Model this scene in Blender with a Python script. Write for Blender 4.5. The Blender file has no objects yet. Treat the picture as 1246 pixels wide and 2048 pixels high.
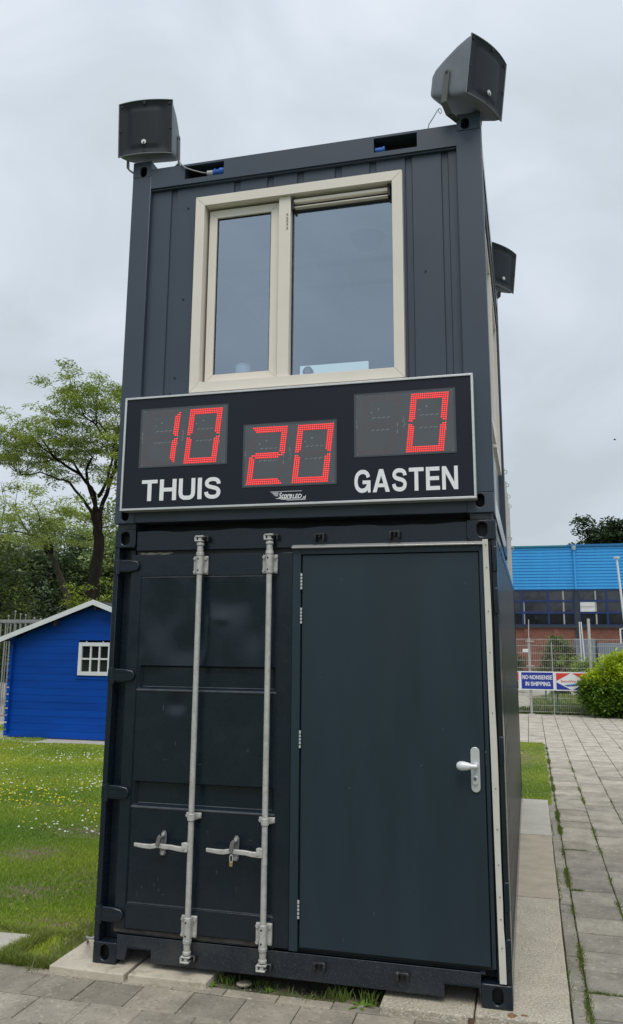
import bpy, math, random
import numpy as np
from mathutils import Vector, Matrix
rnd = random.Random(7)
rng = np.random.default_rng(7)
S = bpy.context.scene
COL = S.collection

# ------------------------------------------------------------------ camera
CAM_LOC = Vector((2.59882, -4.83101, 1.88804))
yaw, pitch, roll = 0.25706, 0.1951, 0.00738
F = Vector((-math.sin(yaw)*math.cos(pitch), math.cos(yaw)*math.cos(pitch), math.sin(pitch)))
R0 = Vector((math.cos(yaw), math.sin(yaw), 0)); U0 = R0.cross(F)
RR = math.cos(roll)*R0 + math.sin(roll)*U0; UU = -math.sin(roll)*R0 + math.cos(roll)*U0
cd = bpy.data.cameras.new('camera'); cam = bpy.data.objects.new('camera', cd); COL.objects.link(cam)
cam.matrix_world = Matrix(((RR.x, UU.x, -F.x, CAM_LOC.x), (RR.y, UU.y, -F.y, CAM_LOC.y), (RR.z, UU.z, -F.z, CAM_LOC.z), (0, 0, 0, 1)))
cd.sensor_fit = 'VERTICAL'; cd.sensor_height = 24; cd.lens = 1634.63/2048*24
cd.shift_x = 0.0; cd.shift_y = -(1024-958.49)/2048
cd.clip_start = 0.05; cd.clip_end = 2000
S.camera = cam

# ------------------------------------------------------------------ sky, sun, exposure
W = bpy.data.worlds.new('World'); S.world = W; W.use_nodes = True
nt = W.node_tree; nt.nodes.clear()
def N(t, ty, **kw):
    n = t.nodes.new(ty)
    for k, v in kw.items(): setattr(n, k, v)
    return n
SUN_EL, SUN_AZ = math.radians(60), math.radians(16)      # azimuth from -Y (camera side), towards +X when positive
sky = N(nt, 'ShaderNodeTexSky', sky_type='NISHITA', sun_disc=False)
sky.sun_elevation = SUN_EL; sky.sun_rotation = math.radians(180) - SUN_AZ
bg1 = N(nt, 'ShaderNodeBackground'); bg1.inputs[1].default_value = 0.10
nt.links.new(sky.outputs[0], bg1.inputs[0])
tc = N(nt, 'ShaderNodeTexCoord'); mp = N(nt, 'ShaderNodeMapping'); mp.inputs['Scale'].default_value = (1, 1, 1.7); mp.inputs['Location'].default_value = (-4.778, -4.394, 1.760)
nt.links.new(tc.outputs['Generated'], mp.inputs[0])
n1 = N(nt, 'ShaderNodeTexNoise'); n1.inputs['Scale'].default_value = 3.1; n1.inputs['Detail'].default_value = 6; n1.inputs['Roughness'].default_value = .52; n1.inputs['Distortion'].default_value = .5
nt.links.new(mp.outputs[0], n1.inputs[0])
cr = N(nt, 'ShaderNodeValToRGB'); nt.links.new(n1.outputs[0], cr.inputs[0])
e = cr.color_ramp.elements
e[0].position = .35; e[0].color = (.505, .565, .610, 1)
e[1].position = .66; e[1].color = (.650, .700, .765, 1)
m = e.new(.5); m.color = (.570, .630, .697, 1)
bg2 = N(nt, 'ShaderNodeBackground'); nt.links.new(cr.outputs[0], bg2.inputs[0])
sx_ = N(nt, 'ShaderNodeSeparateXYZ'); nt.links.new(tc.outputs['Generated'], sx_.inputs[0])
mr_ = N(nt, 'ShaderNodeMapRange'); nt.links.new(sx_.outputs['Z'], mr_.inputs[0])      # an overcast sky is brighter overhead
for i_, q_ in enumerate((0.0, 1.0, .86, 1.14)): mr_.inputs[i_+1].default_value = q_
nt.links.new(mr_.outputs[0], bg2.inputs[1])
mx = N(nt, 'ShaderNodeMixShader'); mx.inputs[0].default_value = .93
wo = N(nt, 'ShaderNodeOutputWorld')
nt.links.new(bg1.outputs[0], mx.inputs[1]); nt.links.new(bg2.outputs[0], mx.inputs[2]); nt.links.new(mx.outputs[0], wo.inputs[0])
sl = bpy.data.lights.new('sun', 'SUN'); sl.energy = 1.5; sl.angle = math.radians(35); sl.color = (1, .93, .82)
so = bpy.data.objects.new('sun', sl); COL.objects.link(so)
sd = Vector((math.sin(SUN_AZ)*math.cos(SUN_EL), -math.cos(SUN_AZ)*math.cos(SUN_EL), math.sin(SUN_EL)))
so.rotation_euler = sd.to_track_quat('Z', 'Y').to_euler(); so.location = sd*40
S.view_settings.view_transform = 'Standard'; S.view_settings.look = 'None'
S.view_settings.exposure = 0.27; S.view_settings.gamma = 1; S.view_settings.use_curve_mapping = False
S.render.engine = 'CYCLES'; S.cycles.max_bounces = 6; S.cycles.transparent_max_bounces = 12
S.cycles.use_denoising = True

# ------------------------------------------------------------------ helpers
ORG = {}
def tag(o, label=None, cat=None, group=None, kind=None):
    if label: o['label'] = label
    if cat: o['category'] = cat
    if group: o['group'] = group
    if kind: o['kind'] = kind
    return o
def thing(name, label, cat, loc=(0, 0, 0), group=None, local=False):
    o = bpy.data.objects.new(name, None); COL.objects.link(o); o.location = loc; o.empty_display_size = .2
    tag(o, label, cat, group); ORG[o.name] = Vector((0, 0, 0)) if local else Vector(loc)
    return o
def dup(root, loc=None, label=None):
    r = root.copy(); COL.objects.link(r)
    if loc is not None: r.location = loc
    if label: r['label'] = label
    for ch in list(root.children):
        c = ch.copy(); COL.objects.link(c); c.parent = r
        for g in list(ch.children):
            d = g.copy(); COL.objects.link(d); d.parent = c
    return r

class B:
    def __init__(s): s.v = []; s.f = []
    def add(s, vs, fs):
        n = len(s.v); s.v += [tuple(p) for p in vs]; s.f += [tuple(i+n for i in q) for q in fs]; return s
    def box(s, x0, x1, y0, y1, z0, z1):
        return s.add([(x0,y0,z0),(x1,y0,z0),(x1,y1,z0),(x0,y1,z0),(x0,y0,z1),(x1,y0,z1),(x1,y1,z1),(x0,y1,z1)],
                     [(0,3,2,1),(4,5,6,7),(0,1,5,4),(1,2,6,5),(2,3,7,6),(3,0,4,7)])
    def obox(s, c, a, b, d):
        c, a, b, d = map(Vector, (c, a, b, d))
        P = [c+i*a+j*b+k*d for k in (-1, 1) for j in (-1, 1) for i in (-1, 1)]
        return s.add(P, [(0,2,3,1),(4,5,7,6),(0,1,5,4),(1,3,7,5),(3,2,6,7),(2,0,4,6)])
    def beam(s, p0, p1, w, h, up=(0, 0, 1)):
        p0, p1, up = Vector(p0), Vector(p1), Vector(up); d = p1-p0
        if d.length < 1e-6: return s
        t = d.normalized(); r = t.cross(up)
        if r.length < 1e-3: r = t.cross(Vector((0, 1, 0)))
        r.normalize(); u = r.cross(t)
        return s.obox((p0+p1)/2, d/2, r*w/2, u*h/2)
    def cyl(s, p0, p1, r0, r1=None, n=12, caps=True):
        r1 = r0 if r1 is None else r1
        p0, p1 = Vector(p0), Vector(p1); t = (p1-p0).normalized()
        a = t.cross(Vector((0, 0, 1)));
        if a.length < 1e-3: a = t.cross(Vector((0, 1, 0)))
        a.normalize(); b = t.cross(a)
        vs = [p0+r0*(math.cos(2*math.pi*i/n)*a+math.sin(2*math.pi*i/n)*b) for i in range(n)]
        vs += [p1+r1*(math.cos(2*math.pi*i/n)*a+math.sin(2*math.pi*i/n)*b) for i in range(n)]
        fs = [(i, (i+1) % n, n+(i+1) % n, n+i) for i in range(n)]
        if caps: fs += [tuple(range(n-1, -1, -1)), tuple(range(n, 2*n))]
        return s.add(vs, fs)
    def tube(s, pts, r, n=8, r_end=None, caps=True):
        pts = [Vector(p) for p in pts]; k = len(pts)
        rs = r if isinstance(r, (list, tuple)) else [r+(0 if r_end is None else (r_end-r)*i/(k-1)) for i in range(k)]
        ref = None; vs = []
        for i, p in enumerate(pts):
            t = (pts[min(i+1, k-1)]-pts[max(i-1, 0)]).normalized()
            if ref is None:
                ref = t.cross(Vector((0, 0, 1)))
                if ref.length < .05: ref = t.cross(Vector((0, 1, 0)))
            a = (ref-t*ref.dot(t)).normalized(); ref = a; b = t.cross(a)
            vs += [p+rs[i]*(math.cos(2*math.pi*j/n)*a+math.sin(2*math.pi*j/n)*b) for j in range(n)]
        fs = [(i*n+j, i*n+(j+1) % n, (i+1)*n+(j+1) % n, (i+1)*n+j) for i in range(k-1) for j in range(n)]
        if caps: fs += [tuple(range(n-1, -1, -1)), tuple(range((k-1)*n, k*n))]
        return s.add(vs, fs)
    def prism(s, pts, plane, a, b):
        """polygon extruded from a to b; plane 'xz' along y, 'yz' along x, 'xy' along z"""
        g = {'xz': lambda p, q: (p[0], q, p[1]), 'yz': lambda p, q: (q, p[0], p[1]), 'xy': lambda p, q: (p[0], p[1], q)}[plane]
        n = len(pts); vs = [g(p, a) for p in pts]+[g(p, b) for p in pts]
        return s.add(vs, [(i, (i+1) % n, n+(i+1) % n, n+i) for i in range(n)]+[tuple(range(n-1, -1, -1)), tuple(range(n, 2*n))])
    def ball(s, c, rx, ry=None, rz=None, n=12, m=8):
        ry = ry or rx; rz = rz or rx; vs = []; fs = []
        for j in range(m+1):
            th = math.pi*j/m
            for i in range(n):
                ph = 2*math.pi*i/n
                vs.append((c[0]+rx*math.sin(th)*math.cos(ph), c[1]+ry*math.sin(th)*math.sin(ph), c[2]+rz*math.cos(th)))
        for j in range(m):
            for i in range(n):
                a, b_ = j*n+i, j*n+(i+1) % n
                fs.append((a, a+n, b_+n, b_))
        return s.add(vs, fs)
    def sheet(s, x0, x1, y0, y1, z, nx=1, ny=1, fz=None):
        vs = []; fs = []
        for j in range(ny+1):
            for i in range(nx+1):
                x = x0+(x1-x0)*i/nx; y = y0+(y1-y0)*j/ny
                vs.append((x, y, z+(fz(x, y) if fz else 0)))
        for j in range(ny):
            for i in range(nx):
                a = j*(nx+1)+i; fs.append((a, a+1, a+nx+2, a+nx+1))
        return s.add(vs, fs)
    def mesh(s, name, org=Vector((0, 0, 0))):
        me = bpy.data.meshes.new(name)
        me.from_pydata([(p[0]-org[0], p[1]-org[1], p[2]-org[2]) for p in s.v], [], s.f)
        return me
    def build(s, name, m, parent=None, bevel=0, smooth=35, org=None, fix=True):
        if org is None: org = ORG.get(parent.name, Vector((0, 0, 0))) if parent else Vector((0, 0, 0))
        me = s.mesh(name, org)
        if fix:
            import bmesh
            bm = bmesh.new(); bm.from_mesh(me); bmesh.ops.remove_doubles(bm, verts=bm.verts, dist=1e-5)
            bmesh.ops.recalc_face_normals(bm, faces=bm.faces); bm.to_mesh(me); bm.free()
        o = bpy.data.objects.new(name, me); COL.objects.link(o)
        if m: me.materials.append(m)
        if smooth:
            me.shade_smooth(); me.set_sharp_from_angle(angle=math.radians(smooth))
        if bevel:
            md = o.modifiers.new('bevel', 'BEVEL'); md.width = bevel; md.segments = 2; md.limit_method = 'ANGLE'; md.angle_limit = math.radians(40); md.harden_normals = False
        if parent: o.parent = parent
        ORG[o.name] = org
        return o

def npmesh(name, verts, faces, m, parent=None, tint=None, smooth=False):
    """faces: (n,3) or (n,4) int array; tint: per-vertex rgb"""
    me = bpy.data.meshes.new(name); nf, k = faces.shape
    me.vertices.add(len(verts)); me.vertices.foreach_set('co', verts.astype(np.float32).ravel())
    me.loops.add(nf*k); me.loops.foreach_set('vertex_index', faces.astype(np.int32).ravel())
    me.polygons.add(nf); me.polygons.foreach_set('loop_start', np.arange(0, nf*k, k, dtype=np.int32))
    me.polygons.foreach_set('loop_total', np.full(nf, k, dtype=np.int32))
    if tint is not None:
        at = me.color_attributes.new('tint', 'FLOAT_COLOR', 'POINT')
        at.data.foreach_set('color', np.concatenate([tint, np.ones((len(tint), 1))], 1).astype(np.float32).ravel())
    me.update(calc_edges=True); me.materials.append(m)
    if smooth: me.shade_smooth()
    o = bpy.data.objects.new(name, me); COL.objects.link(o)
    if parent:
        o.parent = parent; g = ORG[parent.name]
        v = verts-np.array(g); me.vertices.foreach_set('co', v.astype(np.float32).ravel()); me.update()
        ORG[o.name] = g
    return o

# ------------------------------------------------------------------ materials
def mat(name, col, rough=.5, metal=0.0, var=.12, vscale=3.0, bump=0.0, bscale=60.0, spec=.5, speck=None, speck2=None, rvar=0.0, world=True, stretch=None, rand=0.0, detail=5):
    m = bpy.data.materials.new(name); m.use_nodes = True; t = m.node_tree; p = t.nodes['Principled BSDF']
    L = t.links.new
    p.inputs['Roughness'].default_value = rough; p.inputs['Metallic'].default_value = metal
    p.inputs['Specular IOR Level'].default_value = spec
    if world: co = N(t, 'ShaderNodeNewGeometry').outputs['Position']
    else: co = N(t, 'ShaderNodeTexCoord').outputs['Object']
    if stretch:
        mp = N(t, 'ShaderNodeMapping'); mp.inputs['Scale'].default_value = stretch; L(co, mp.inputs[0]); co = mp.outputs[0]
    def noise(sc, det=detail, ro=.6):
        n = N(t, 'ShaderNodeTexNoise'); n.inputs['Scale'].default_value = sc; n.inputs['Detail'].default_value = det; n.inputs['Roughness'].default_value = ro
        L(co, n.inputs['Vector']); return n.outputs[0]
    def mix(a, b, f):
        x = N(t, 'ShaderNodeMix', data_type='RGBA')
        for s_, v_ in ((6, a), (7, b)):
            if isinstance(v_, tuple): x.inputs[s_].default_value = (*v_, 1)
            else: L(v_, x.inputs[s_])
        if isinstance(f, (int, float)): x.inputs[0].default_value = f
        else: L(f, x.inputs[0])
        return x.outputs[2]
    def rng_(v, a, b, c=0, d=1):
        x = N(t, 'ShaderNodeMapRange'); L(v, x.inputs[0])
        for i, q in enumerate((a, b, c, d)): x.inputs[i+1].default_value = q
        return x.outputs[0]
    lo = tuple(c*(1-var) for c in col); hi = tuple(min(1, c*(1+var)) for c in col)
    c = mix(lo, hi, rng_(noise(vscale), .3, .7))
    for sp in (speck, speck2):
        if sp:
            scol, sscale, a, b, mxx = sp
            c = mix(c, scol, rng_(noise(sscale, 4, .65), a, b, 0, mxx))
    if rand:
        oi = N(t, 'ShaderNodeObjectInfo'); k = rng_(oi.outputs['Random'], 0, 1, 1-rand, 1+rand)
        h = N(t, 'ShaderNodeHueSaturation'); L(k, h.inputs['Value']); L(c, h.inputs['Color']); c = h.outputs[0]
    L(c, p.inputs['Base Color'])
    if rvar: L(rng_(noise(vscale*2.3), .3, .7, rough-rvar, rough+rvar), p.inputs['Roughness'])
    if bump:
        bp_ = N(t, 'ShaderNodeBump'); bp_.inputs['Strength'].default_value = bump; bp_.inputs['Distance'].default_value = .01
        L(noise(bscale, 6), bp_.inputs['Height']); L(bp_.outputs[0], p.inputs['Normal'])
    return m
def leafmat(name, rough=.5, trans=.25, spec=.3):
    m = bpy.data.materials.new(name); m.use_nodes = True; t = m.node_tree; p = t.nodes['Principled BSDF']
    a = N(t, 'ShaderNodeVertexColor', layer_name='tint'); p.inputs['Roughness'].default_value = rough; p.inputs['Specular IOR Level'].default_value = spec
    t.links.new(a.outputs[0], p.inputs['Base Color'])
    if trans:
        tr = N(t, 'ShaderNodeBsdfTranslucent'); mx = N(t, 'ShaderNodeMixShader'); mx.inputs[0].default_value = trans
        hs = N(t, 'ShaderNodeHueSaturation'); hs.inputs['Value'].default_value = 1.3; hs.inputs['Hue'].default_value = .485
        t.links.new(a.outputs[0], hs.inputs['Color']); t.links.new(hs.outputs[0], tr.inputs[0])
        t.links.new(p.outputs[0], mx.inputs[1]); t.links.new(tr.outputs[0], mx.inputs[2])
        t.links.new(mx.outputs[0], t.nodes['Material Output'].inputs[0])
    return m
def glassmat(name, tint=(.75, .8, .85), ior=2.6, gl=(.8, .88, 1), rough=.01):
    m = bpy.data.materials.new(name); m.use_nodes = True; t = m.node_tree; t.nodes.clear()
    fr = N(t, 'ShaderNodeFresnel'); fr.inputs[0].default_value = ior
    ge = N(t, 'ShaderNodeNewGeometry'); ff = N(t, 'ShaderNodeMath', operation='SUBTRACT'); ff.inputs[0].default_value = 1.0; t.links.new(ge.outputs['Backfacing'], ff.inputs[1])
    fm = N(t, 'ShaderNodeMath', operation='MULTIPLY'); t.links.new(fr.outputs[0], fm.inputs[0]); t.links.new(ff.outputs[0], fm.inputs[1])
    tr = N(t, 'ShaderNodeBsdfTransparent'); tr.inputs[0].default_value = (*tint, 1)
    g = N(t, 'ShaderNodeBsdfGlossy'); g.inputs[0].default_value = (*gl, 1); g.inputs['Roughness'].default_value = rough
    mx = N(t, 'ShaderNodeMixShader'); o = N(t, 'ShaderNodeOutputMaterial')
    t.links.new(fm.outputs[0], mx.inputs[0]); t.links.new(tr.outputs[0], mx.inputs[1]); t.links.new(g.outputs[0], mx.inputs[2]); t.links.new(mx.outputs[0], o.inputs[0])
    return m
def emit(name, col, st):
    m = bpy.data.materials.new(name); m.use_nodes = True; p = m.node_tree.nodes['Principled BSDF']
    p.inputs['Base Color'].default_value = (col[0]*.3, col[1]*.3, col[2]*.3, 1)
    p.inputs['Emission Color'].default_value = (*col, 1); p.inputs['Emission Strength'].default_value = st
    return m

PAINT_UP = mat('slate_paint', (.042, .059, .088), .42, var=.05, vscale=2, bump=.04, bscale=120, rvar=.06, speck=((.09, .11, .14), 9, .66, .8, .35))
PAINT_LO = mat('anthracite_paint', (.0075, .0150, .0240), .27, var=.10, vscale=4, bump=.05, bscale=90, rvar=.08, speck=((.10, .11, .11), 45, .70, .78, .5), speck2=((.03, .04, .05), 7, .6, .8, .3))
PAINT_SILL = mat('muddy_sill_paint', (.011, .018, .028), .5, var=.2, vscale=6, bump=.15, bscale=120, speck=((.15, .14, .12), 190, .57, .70, .7), speck2=((.060, .060, .055), 3.0, .50, .7, .5))
PAINT_DOOR = mat('door_coating', (.012, .028, .042), .46, var=.13, vscale=3, stretch=(1, 1, .16), bump=.08, bscale=400, rvar=.07, speck=((.05, .065, .075), 30, .74, .80, .4))
PAINT_SIDE = mat('glossy_side_paint', (.010, .015, .021), .19, var=.15, vscale=3, bump=.02, bscale=12, spec=.6)
BLACK = mat('black_rubber', (.008, .009, .011), .6, var=.2)
DARKIN = mat('dark_interior', (.03, .032, .036), .8, var=.1)
GALV = mat('galvanised_steel', (.49, .49, .47), .50, metal=.25, var=.18, vscale=28, bump=.12, bscale=150, speck=((.26, .26, .25), 30, .58, .75, .6), speck2=((.74, .74, .72), 16, .58, .75, .5))
CREAM = mat('cream_pvc', (.76, .705, .64), .38, var=.035, vscale=3, bump=.02, bscale=200)
ALU = mat('aluminium', (.66, .67, .67), .34, metal=.6, var=.06, vscale=10, stretch=(1, 1, 8))
WHITE_TRIM = mat('white_trim', (.60, .59, .54), .5, var=.07, vscale=6, bump=.05, bscale=60, speck=((.40, .38, .33), 14, .6, .8, .4))
HANDLE = mat('satin_aluminium', (.62, .65, .66), .32, metal=.35, var=.04)
BOARD = mat('scoreboard_black', (.0105, .0145, .0260), .5, var=.06, vscale=1.5, spec=.28)
DISPLAY = mat('display_window_grey', (.092, .103, .118), .34, var=.07, vscale=4, bump=.01)
DISPLAY_RIM = mat('display_rim_grey', (.060, .069, .082), .35, var=.08, vscale=6)
LETTER = mat('white_vinyl', (.84, .86, .90), .5, var=.02)
LED_ON = emit('led_red_lit', (1.0, .008, .010), 1.05)
LED_CORE = emit('led_hot_core', (1.0, .22, .20), 1.0)
LED_OFF = mat('led_unlit', (.150, .088, .096), .5, var=.2, vscale=40)
MARKS = mat('circuit_solder', (.42, .44, .46), .4, var=.3, vscale=60)
SPK = mat('speaker_plastic', (.155, .175, .205), .55, var=.13, vscale=9, bump=.12, bscale=240, speck=((.18, .18, .185), 5, .56, .72, .4))
SPK_GRILLE = mat('speaker_grille', (.008, .014, .022), .6, var=.08, vscale=6, bump=.3, bscale=500, spec=.35)
BRACKET = mat('bracket_grey', (.095, .103, .098), .5, var=.1, vscale=8)
BLUE_PLUG = mat('blue_plastic', (.012, .11, .46), .35, var=.06)
CABLE = mat('grey_cable', (.26, .27, .28), .5, var=.05)
BRASS = mat('brass', (.42, .32, .16), .4, metal=.5, var=.1)
GLASS_UP = glassmat('window_glass', (.80, .86, .93), 4.2, (.74, .87, 1.0))
GLASS_DK = glassmat('dark_glass', (.5, .55, .6), 2.0, (.85, .9, 1))
CONC = mat('aggregate_concrete', (.44, .40, .315), .85, var=.15, vscale=5, bump=.8, bscale=110, speck=((.68, .65, .57), 75, .52, .62, .8), speck2=((.16, .15, .13), 62, .55, .66, .75))
CONC2 = mat('pale_concrete', (.50, .455, .37), .85, var=.16, vscale=4, bump=.5, bscale=90, speck=((.22, .19, .14), 9, .54, .74, .8), speck2=((.58, .55, .48), 60, .56, .72, .6))
CONC3 = mat('smooth_grey_concrete', (.46, .44, .385), .8, var=.10, vscale=5, bump=.25, bscale=120, speck=((.28, .27, .25), 3, .62, .75, .4))
CONC4 = mat('sandy_concrete', (.41, .36, .285), .85, var=.14, vscale=6, bump=.6, bscale=110, speck=((.56, .50, .42), 80, .55, .68, .6))
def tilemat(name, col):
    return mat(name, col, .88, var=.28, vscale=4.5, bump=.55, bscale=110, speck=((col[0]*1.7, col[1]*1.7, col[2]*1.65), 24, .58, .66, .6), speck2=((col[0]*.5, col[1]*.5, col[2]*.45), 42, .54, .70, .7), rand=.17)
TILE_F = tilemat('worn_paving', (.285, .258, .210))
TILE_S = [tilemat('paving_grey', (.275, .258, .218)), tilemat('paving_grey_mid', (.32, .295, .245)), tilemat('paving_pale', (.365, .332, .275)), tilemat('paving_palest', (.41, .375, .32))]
MOSSY = mat('mossy_joint', (.075, .082, .045), .95, var=.5, vscale=14, bump=.8, bscale=90, speck=((.13, .125, .105), 20, .5, .6, .8))
EARTH = mat('soil', (.15, .125, .09), .95, var=.4, vscale=12, bump=1.0, bscale=60, speck=((.24, .22, .18), 90, .6, .66, .8), speck2=((.06, .09, .03), 6, .5, .6, .7))
LEAF = leafmat('leaf')
BLADE = leafmat('grass_blade', .55, .30)
# ================================================================== containers
def casting(b, x0, x1, z0, z1, y0, y1, hx, hz, hw, hh, t=.022):
    """corner block with a real slotted hole in its front face"""
    n = 32; inn = []; out = []
    for i in range(n):
        a = 2*math.pi*(i+.5)/n; c, s_ = math.cos(a), math.sin(a)
        ex = hw*c; ez = (hh-hw)*(1 if s_ > 0 else -1)+hw*s_
        inn.append((hx+ex, hz+ez))
        dx, dz = ex, ez
        k = min(((x1-hx)/dx if dx > 0 else (x0-hx)/dx) if abs(dx) > 1e-9 else 1e9, ((z1-hz)/dz if dz > 0 else (z0-hz)/dz) if abs(dz) > 1e-9 else 1e9)
        out.append([hx+dx*k, hz+dz*k])
    for cx, cz in ((x0, z0), (x1, z0), (x0, z1), (x1, z1)):
        j = min(range(n), key=lambda q: (out[q][0]-cx)**2+(out[q][1]-cz)**2); out[j] = [cx, cz]
    vs = [(p[0], y0, p[1]) for p in out]+[(p[0], y0, p[1]) for p in inn]+[(p[0], y0+t, p[1]) for p in inn]
    fs = []
    for i in range(n):
        j = (i+1) % n
        fs += [(i, j, n+j, n+i), (n+i, n+j, 2*n+j, 2*n+i)]
    vs += [(p[0], y1, p[1]) for p in out]
    fs += [(i, 3*n+i, 3*n+(i+1) % n, (i+1) % n) for i in range(n)]+[tuple(range(3*n, 4*n))]
    # dark pocket walls behind the hole
    b.add(vs, fs)
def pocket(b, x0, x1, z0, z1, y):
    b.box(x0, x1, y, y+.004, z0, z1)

Wd, H1, D1 = 2.438, 2.591, 6.058
lc = thing('shipping_container', 'dark anthracite shipping container standing on concrete slabs, carrying the upper cabin on its roof', 'container', (Wd/2, 0, 0))
def lbuild(bf, name, m=PAINT_LO, parent=None, **k):
    b = B(); bf(b); return b.build(name, m, parent or lc, **k)
# corner blocks
for (x0, x1, z0, z1) in ((0, .152, 0, .118), (Wd-.162, Wd, 0, .118), (0, .146, H1-.118, H1), (Wd-.166, Wd, H1-.118, H1)):
    b = B(); hx = (x0+x1)/2+(.004 if x0 > 1 else .0)
    casting(b, x0, x1, z0, z1, 0, .178, hx, (z0+z1)/2+.002, .028 if z0 < 1 else .030, .042)
    o = b.build('corner_block', PAINT_LO, lc, bevel=.006, fix=True)
    b = B(); pocket(b, x0+.012, x1-.012, z0+.012, z1-.012, .05); b.build('hole_shadow_plate', BLACK, o)
for x0 in (0, Wd-.162):
    for z0 in (0, H1-.118):
        lbuild(lambda b: b.box(x0, x0+.162, D1-.178, D1, z0, z0+.118), 'corner_block', bevel=.006)
# corner posts: front flange plus recessed channel
def post_l(b):
    b.box(.0, .034, .004, .16, .118, H1-.118); b.box(.034, .115, .085, .16, .118, H1-.118)
lbuild(post_l, 'corner_post', bevel=.004)
def post_r(b):
    b.box(2.409, Wd, .006, .15, .118, H1-.118); b.box(2.36, 2.409, .03, .15, .118, H1-.118)
lbuild(post_r, 'corner_post', PAINT_SIDE, bevel=.004)
# hinge knuckle sleeves welded on the right post
for z in (2.36, 2.12, 1.30, .55, .27):
    lbuild(lambda b: b.box(2.412, 2.4395, -.006, .05, z-.075, z+.075), 'post_sleeve', PAINT_LO, bevel=.006)
for x0 in (0, Wd-.1):
    lbuild(lambda b: b.box(x0, x0+.1, D1-.14, D1-.003, .118, H1-.118), 'corner_post', PAINT_SIDE)
# header with lip, dented upper edge
def header(b):
    n = 40; zt = []
    for i in range(n+1):
        x = .152+(2.272-.152)*i/n; zt.append((x, 2.578+.004*math.sin(x*9)+.003*math.sin(x*23+1)))
    pts = [(2.272, 2.452), (.152, 2.452)]+zt
    b.prism(pts, 'xz', .012, .10)
lbuild(header, 'header_beam', bevel=.003)
lbuild(lambda b: b.box(.15, 1.213, .03, .10, 2.425, 2.452), 'door_seal', BLACK)
def worn(b):
    pts = [(.165, 2.437)]+[(.165+.245*i/10, 2.441+.004*math.sin(i*2.3)) for i in range(1, 10)]+[(.41, 2.436)]+[(.41-.245*i/10, 2.427+.003*math.sin(i*1.7)) for i in range(1, 10)]
    b.prism(pts, 'xz', .026, .034)
lbuild(worn, 'worn_seal_strip', mat('worn_sealant', (.20, .18, .15), .9, var=.5, vscale=40, bump=.5), smooth=0)
# sill with two fork pockets
def sill(b):
    pts = [(.152, .168), (.152, .03), (.205, .03), (.222, .098), (.372, .098), (.378, .030), (2.083, .030), (2.083, .095), (2.262, .095), (2.276, .03), (2.276, .168)]
    b.prism(pts, 'xz', .003, .09)
lbuild(sill, 'sill_beam', PAINT_SILL, bevel=.003)
for x0, x1, z in ((.222, .372, .098), (2.083, 2.262, .095)):
    lbuild(lambda b: b.box(x0-.003, x1+.003, .0, .010, z, z+.007), 'fork_pocket_lip', PAINT_LO)
    lbuild(lambda b: b.box(x0, x1, .092, 1.2, z-.003, z+.002), 'fork_pocket_roof', PAINT_LO)
def lip(b):
    b.prism([(.004, .168), (.026, .168), (.055, .186), (.055, .176), (.03, .160), (.004, .160)], 'yz', .152, 2.30)
lbuild(lip, 'sill_lip', PAINT_SILL)
lbuild(lambda b: b.box(.118, 1.206, .034, .05, .172, .200), 'bottom_seal', mat('dusty_seal', (.10, .088, .072), .8, var=.4, vscale=20, bump=.3))
lbuild(lambda b: b.box(.112, .1195, .036, .05, .178, 2.43), 'edge_seal', bpy.data.materials['dusty_seal'])
# left cargo door leaf: frame stiles and rails, dented sheet with two pressed grooves
def leaf_frame(b):
    b.box(.120, .193, .016, .055, .200, 2.424); b.box(1.119, 1.2105, .016, .055, .178, 2.424)
    b.box(.193, 1.119, .016, .055, 2.287, 2.424); b.box(.193, 1.119, .016, .055, .200, .338)
leaf = lbuild(leaf_frame, 'cargo_door', bevel=.003)
def panel_sheet():
    zs = list(np.linspace(.338, .884, 22))+[.8875, .889, .903, .905, .925, .960, .996, 1.022, 1.024, 1.036, 1.0375]+list(np.linspace(1.05, 1.575, 24))+[1.580, 1.582, 1.596, 1.598, 1.615, 1.65, 1.690, 1.715, 1.717, 1.729, 1.7305]+list(np.linspace(1.745, 2.287, 30))
    xs = [.193, .200, .204, .212, .226]+list(np.linspace(.25, 1.06, 46))+[1.085, 1.100, 1.108, 1.112, 1.119]
    def gy(z):
        for a, b_, c, d in ((.888, .903, 1.024, 1.036), (1.581, 1.596, 1.717, 1.729)):
            if a <= z <= b_: return .034*(z-a)/(b_-a)
            if b_ < z < c: return .034
            if c <= z <= d: return .034*(d-z)/(d-c)
        return 0
    def ex(x): return max(0, min(1, (x-.204)/.022, (1.108-x)/.022))
    dents = [(.36, 2.02, .10, .17, .013), (.52, 1.83, .10, .10, .012), (.80, 2.12, .15, .10, .012), (.63, 2.0, .03, .22, .007), (.98, 1.95, .07, .12, .008),
             (.47, 1.50, .06, .05, .012), (.86, 1.40, .13, .10, .004), (.45, 1.25, .15, .12, .004), (.75, .62, .16, .12, .004), (.35, .55, .1, .1, .003), (.75, 2.02, .05, .03, -.006)]
    vs = []; fs = []
    for z in zs:
        for x in xs:
            y = .022+gy(z)*ex(x)
            if .193 < x < 1.119 and .338 < z < 2.287:
                fade = min(1, (x-.193)/.05, (1.119-x)/.05, (z-.338)/.05, (2.287-z)/.05)
                y += 1.55*fade*sum(d*math.exp(-((x-a)/s1)**2-((z-c)/s2)**2) for a, c, s1, s2, d in dents)
                y += fade*.0016*math.sin(x*21+z*5)*math.sin(z*13)
            vs.append((x, y, z))
    nx = len(xs)
    for j in range(len(zs)-1):
        for i in range(nx-1):
            fs.append((j*nx+i, j*nx+i+1, (j+1)*nx+i+1, (j+1)*nx+i))
    b = B(); b.add(vs, fs); return b
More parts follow.
